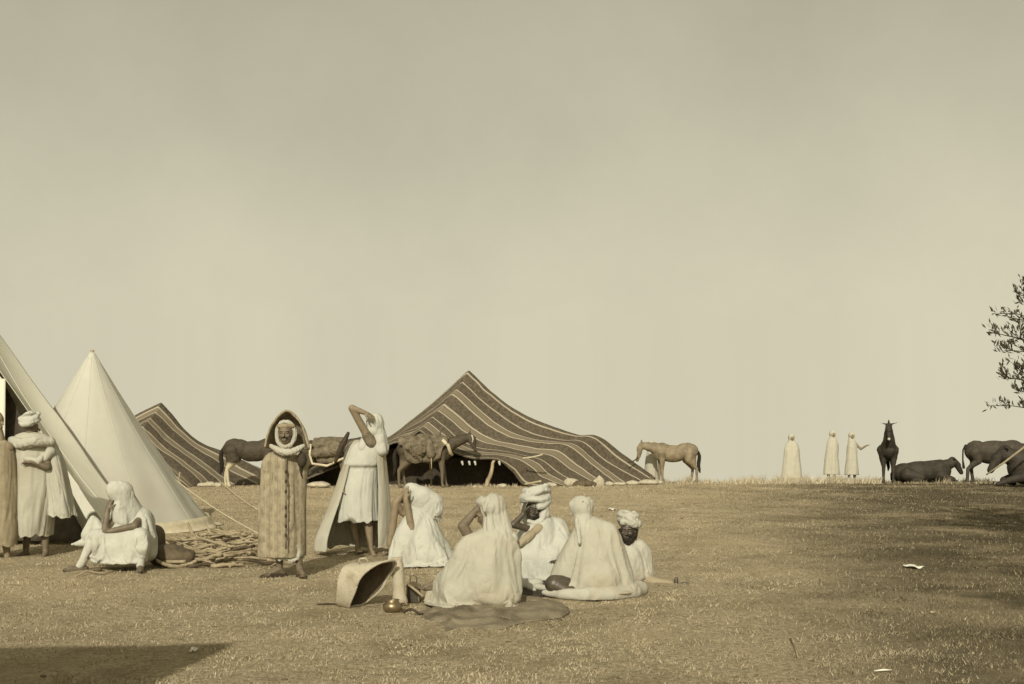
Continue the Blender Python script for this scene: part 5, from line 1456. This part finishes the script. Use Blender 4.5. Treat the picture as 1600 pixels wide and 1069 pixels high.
# rocks beside the sitting man
def rock(name, label, px, py, r_, m, seed, group=None, cat='stone', sub=24, loc=None):
    g = onground(px, py) if loc is None else loc
    V, Fc = ell((0, 0, r_[2] * .75), r_, None, sub, sub // 2)
    A_ = np.array([list(v) for v in V])
    c = np.array([0, 0, r_[2] * .75]); q = A_ - c
    nn = vn(q / max(r_) * 1.6 + seed, seed) * .22 + vn(q / max(r_) * 4 + seed, seed) * .09
    A_ = c + q * (1 + nn)[:, None]; A_[:, 2] = np.maximum(A_[:, 2], -.02)
    return tag(link(name, mesh(A_, Fc), m, None, True, g), label, cat, group)
rock('boulder', 'dark rounded boulder in the shade between the sitting man and the branches', 268, 884, (.27, .17, .14), M_rock, 3, cat='rock', sub=40)
g = onground(238, 878)
single('bundle', remesh([rc(Vector((0, 0, .12)), Vector((0, 0, .32)), .13, .12), rc(Vector((-.25, .05, .12)), Vector((-.2, .05, .28)), .14, .13), rc(Vector((-.1, 0, .14)), Vector((-.1, 0, .3)), .14, .14)], .016, 6), M_rock, 'dark bundle that the man by the white tent sits on', 'bundle', loc=g + Vector((0, .1, 0)))
rock('stone', 'small dark stone on the grass at the feet of the sitting man', 152, 893, (.05, .04, .03), M_rock, 9)
single('stick', mesh(*tube([onground(118, 903, .012), onground(135, 897, .03), onground(160, 899, .02), onground(186, 894, .02)], [.008, .012, .011, .006], 7)), M_wood, 'crooked stick on the grass before the sitting man', 'stick')
# stones and bundles weighing the tent hems
stones = [(316,756,.14,.11,'pale stone at the left end of the small striped tent hem'), (328,756,.17,.14,'pale stone on the small striped tent hem, second from its left end'), (341,757,.12,.12,'pale stone on the small striped tent hem nearest the dark horse'),
          (862,762,.16,.12,'pale stone below the flap corner of the big striped tent'), (893,759,.22,.24,'large white bundle-like stone at the right wing of the big striped tent'), (936,760,.16,.27,'upright white stone at the right wing of the big striped tent'),
          (952,762,.15,.12,'low pale stone right of the upright white one'), (968,762,.2,.10,'flat brownish stone in the right wing row'), (988,761,.19,.13,'pale stone near the right end of the tent hem'), (1012,760,.30,.15,'broad white stone at the right tip of the big striped tent'), (1030,758,.12,.12,'small pale stone at the tan horse side of the tent tip'),
          (500,758,.34,.16,'white bundle lying under the saddled mule'), (785,764,.14,.10,'pale stone at the foot of the leaning front pole')]
for k, (x_, y_, rw, rh, lb) in enumerate(stones):
    d = 30.2 if x_ < 860 else 30.6 + (x_ - 860) / 170 * 1.9
    X_ = (x_ - 800) / F * d
    rock('stone', lb, x_, y_, (rw, rw * .7, rh * .6), M_stone, 20 + k, 'stones weighing down the tent hems', loc=Vector((X_, d, gz(X_, d))))
for (px_, d, s_) in ((905, 30.9, .20), (915, 31.0, .22), (923, 31.1, .18)):
    X_ = (px_ - 800) / F * d
    rock('stone', 'dark stones crowded between the two white stones at the tent hem', px_, 758, (s_, s_ * .6, s_ * .5), M_rock, int(px_), 'dark stones at the tent hem', loc=Vector((X_, d, gz(X_, d))))
# scraps lying on the grass
def scrap(px, py, w_, h_, label, seed, m=M_paper):
    g = onground(px, py, .012)
    G = np.zeros((7, 9, 3))
    for i in range(7):
        for j in range(9):
            G[i, j] = (((j / 8 - .5) * w_) + .01 * math.sin(i * 2 + seed), (i / 6 - .5) * h_ + .008 * math.cos(j * 1.7 + seed), .015 + .014 * math.sin(j * .9 + seed) * math.cos(i * .8))
    single('paper_scrap', sheet(G, .002), m, label, 'paper', loc=g)
scrap(1427, 888, .14, .30, 'white paper scrap on the grass at right', 1)
scrap(956, 797, .13, .40, 'tiny white scrap on the ground behind the reclining bearded man', 2)
scrap(303, 1021, .035, .09, 'small pale scrap on the near grass at left', 3)
single('straw_stalk', mesh(*tube([onground(1366, 1051, .01), onground(1380, 1052, .02), onground(1393, 1050, .012)], .006, 6)), M_paper, 'short white stalk lying on the near grass at right', 'straw')
single('straw_stalk', mesh(*tube([onground(1235, 1000, .01), onground(1243, 1018, .02), onground(1247, 1030, .012)], .005, 6)), M_tan, 'thin tan stalk on the near grass right of centre', 'straw')
pr = random.Random(11)
for k in range(46):
    px_, py_ = pr.uniform(0, 1600), 775 + 290 * pr.random() ** 1.3
    g = onground(px_, py_)
    r_ = pr.uniform(.006, .018) * (1 + (g.y - 7) * .05)
    q_ = pr.random() < .5
    V, Fc = ell((0, 0, r_ * .3), (r_ * pr.uniform(.8, 1.6), r_, r_ * .6), None, 8, 6)
    tag(link('pebble', mesh(V, Fc), M_wood if q_ else M_rock, None, True, g), ('tiny pale pebble' if q_ else 'tiny dark pebble') + ' lying loose in the trampled grass', 'pebble', 'loose ' + ('pale' if q_ else 'dark') + ' pebbles in the grass')

# ------------------------------------------------------------------ tree at the right edge
M_bark = mat('bark', (.05, .04, .026), (.11, .088, .055), 9, bump=1)
M_leaf = mat('leaf', (.045, .038, .022), (.085, .072, .042), 3, rough=.8)
def tree():
    d = 15.0
    tx = (1745 - 800) / F * d
    base = Vector((tx, d, gz(tx, d)))
    r = empty('tree', base, 'dark leafy tree at the right edge, only its outer twigs in frame', 'tree')
    tr = random.Random(3)
    trunk = [Vector((0, 0, -.1)), Vector((.04, .02, .5)), Vector((-.02, .05, 1.1)), Vector((.03, .0, 1.7)), Vector((.0, .05, 2.5)), Vector((.08, 0, 3.4)), Vector((.05, 0, 4.3))]
    link('trunk', remesh(chain(trunk, [.20, .15, .13, .12, .10, .07, .03], 12), .03, 1), M_bark, r)
    LV = []
    def leafclump(p, dirn, n, spread):
        for _ in range(n):
            q = p + Vector((tr.gauss(0, spread), tr.gauss(0, spread), tr.gauss(0, spread)))
            a = (dirn * .5 + Vector((tr.gauss(0, .45), tr.gauss(0, .45), tr.gauss(.55, .35)))).normalized()
            s_ = a.cross(Vector((tr.gauss(0, 1), tr.gauss(0, 1), tr.gauss(0, 1)))).normalized()
            ln = tr.uniform(.06, .11); w_ = ln * .13
            LV.append((q, q + a * ln * .5 + s_ * w_, q + a * ln, q + a * ln * .5 - s_ * w_))
    def twig(a, b, r0, dens=1.0):
        n = 7
        bend = Vector((tr.gauss(0, .06), tr.gauss(0, .06), tr.gauss(-.02, .05)))
        pts = [a.lerp(b, i / (n - 1)) + bend * math.sin(i / (n - 1) * 3.1) for i in range(n)]
        link('branch', mesh(*tube(pts, [r0 * (1 - .8 * i / (n - 1)) for i in range(n)], 6)), M_bark, r)
        dirn = (b - a).normalized()
        for i in range(2, n):
            for _ in range(3):
                if tr.random() > dens: continue
                s0 = pts[i]
                tl_ = tr.uniform(.08, .26)
                e = s0 + (dirn * .7 + Vector((tr.gauss(0, .5), tr.gauss(0, .5), tr.gauss(.35, .4)))).normalized() * tl_
                SUB.append((s0, e))
                leafclump(s0.lerp(e, .55), (e - s0).normalized(), 8, .028); leafclump(e, (e - s0).normalized(), 9, .030)
        leafclump(pts[-1], dirn, 10, .035)
    SUB = []
    Wd = lambda px, py, dd=0: W(px, py, d + dd) - base
    for (px, py, dd, h0) in [(1594, 462, 0, 3.3), (1580, 490, .1, 3.0), (1553, 522, 0, 2.5), (1586, 530, -.2, 2.5), (1575, 548, .3, 2.4), (1566, 590, .1, 1.9), (1590, 583, -.2, 2.1), (1570, 634, 0, 1.6), (1590, 612, .3, 1.7)]:
        twig(Vector((.02, .02, h0)), Wd(px + 8, py, dd), .028, .75)
    for k in range(46):
        a_ = tr.uniform(0, 2 * math.pi); h0 = tr.uniform(1.6, 4.1)
        ln = tr.uniform(.6, 1.35) * (1.25 - abs(h0 - 2.8) / 3)
        if math.cos(a_) < -.35: ln *= .62
        twig(Vector((.02, .02, h0)), Vector((math.cos(a_) * ln, math.sin(a_) * ln, h0 + tr.uniform(-.1, .6))), .03, .8)
    V, Fc = [], []
    for q in LV:
        o = len(V); V += list(q); Fc.append((o, o + 1, o + 2, o + 3))
    c = link('leaves', mesh(V, Fc), M_leaf, r, False); c['kind'] = 'stuff'
    V, Fc = join([tube([a, a.lerp(b, .5), b], [.007, .005, .003], 4) for a, b in SUB])
    c = link('twigs', mesh(V, Fc), M_bark, r); c['kind'] = 'stuff'
tree()
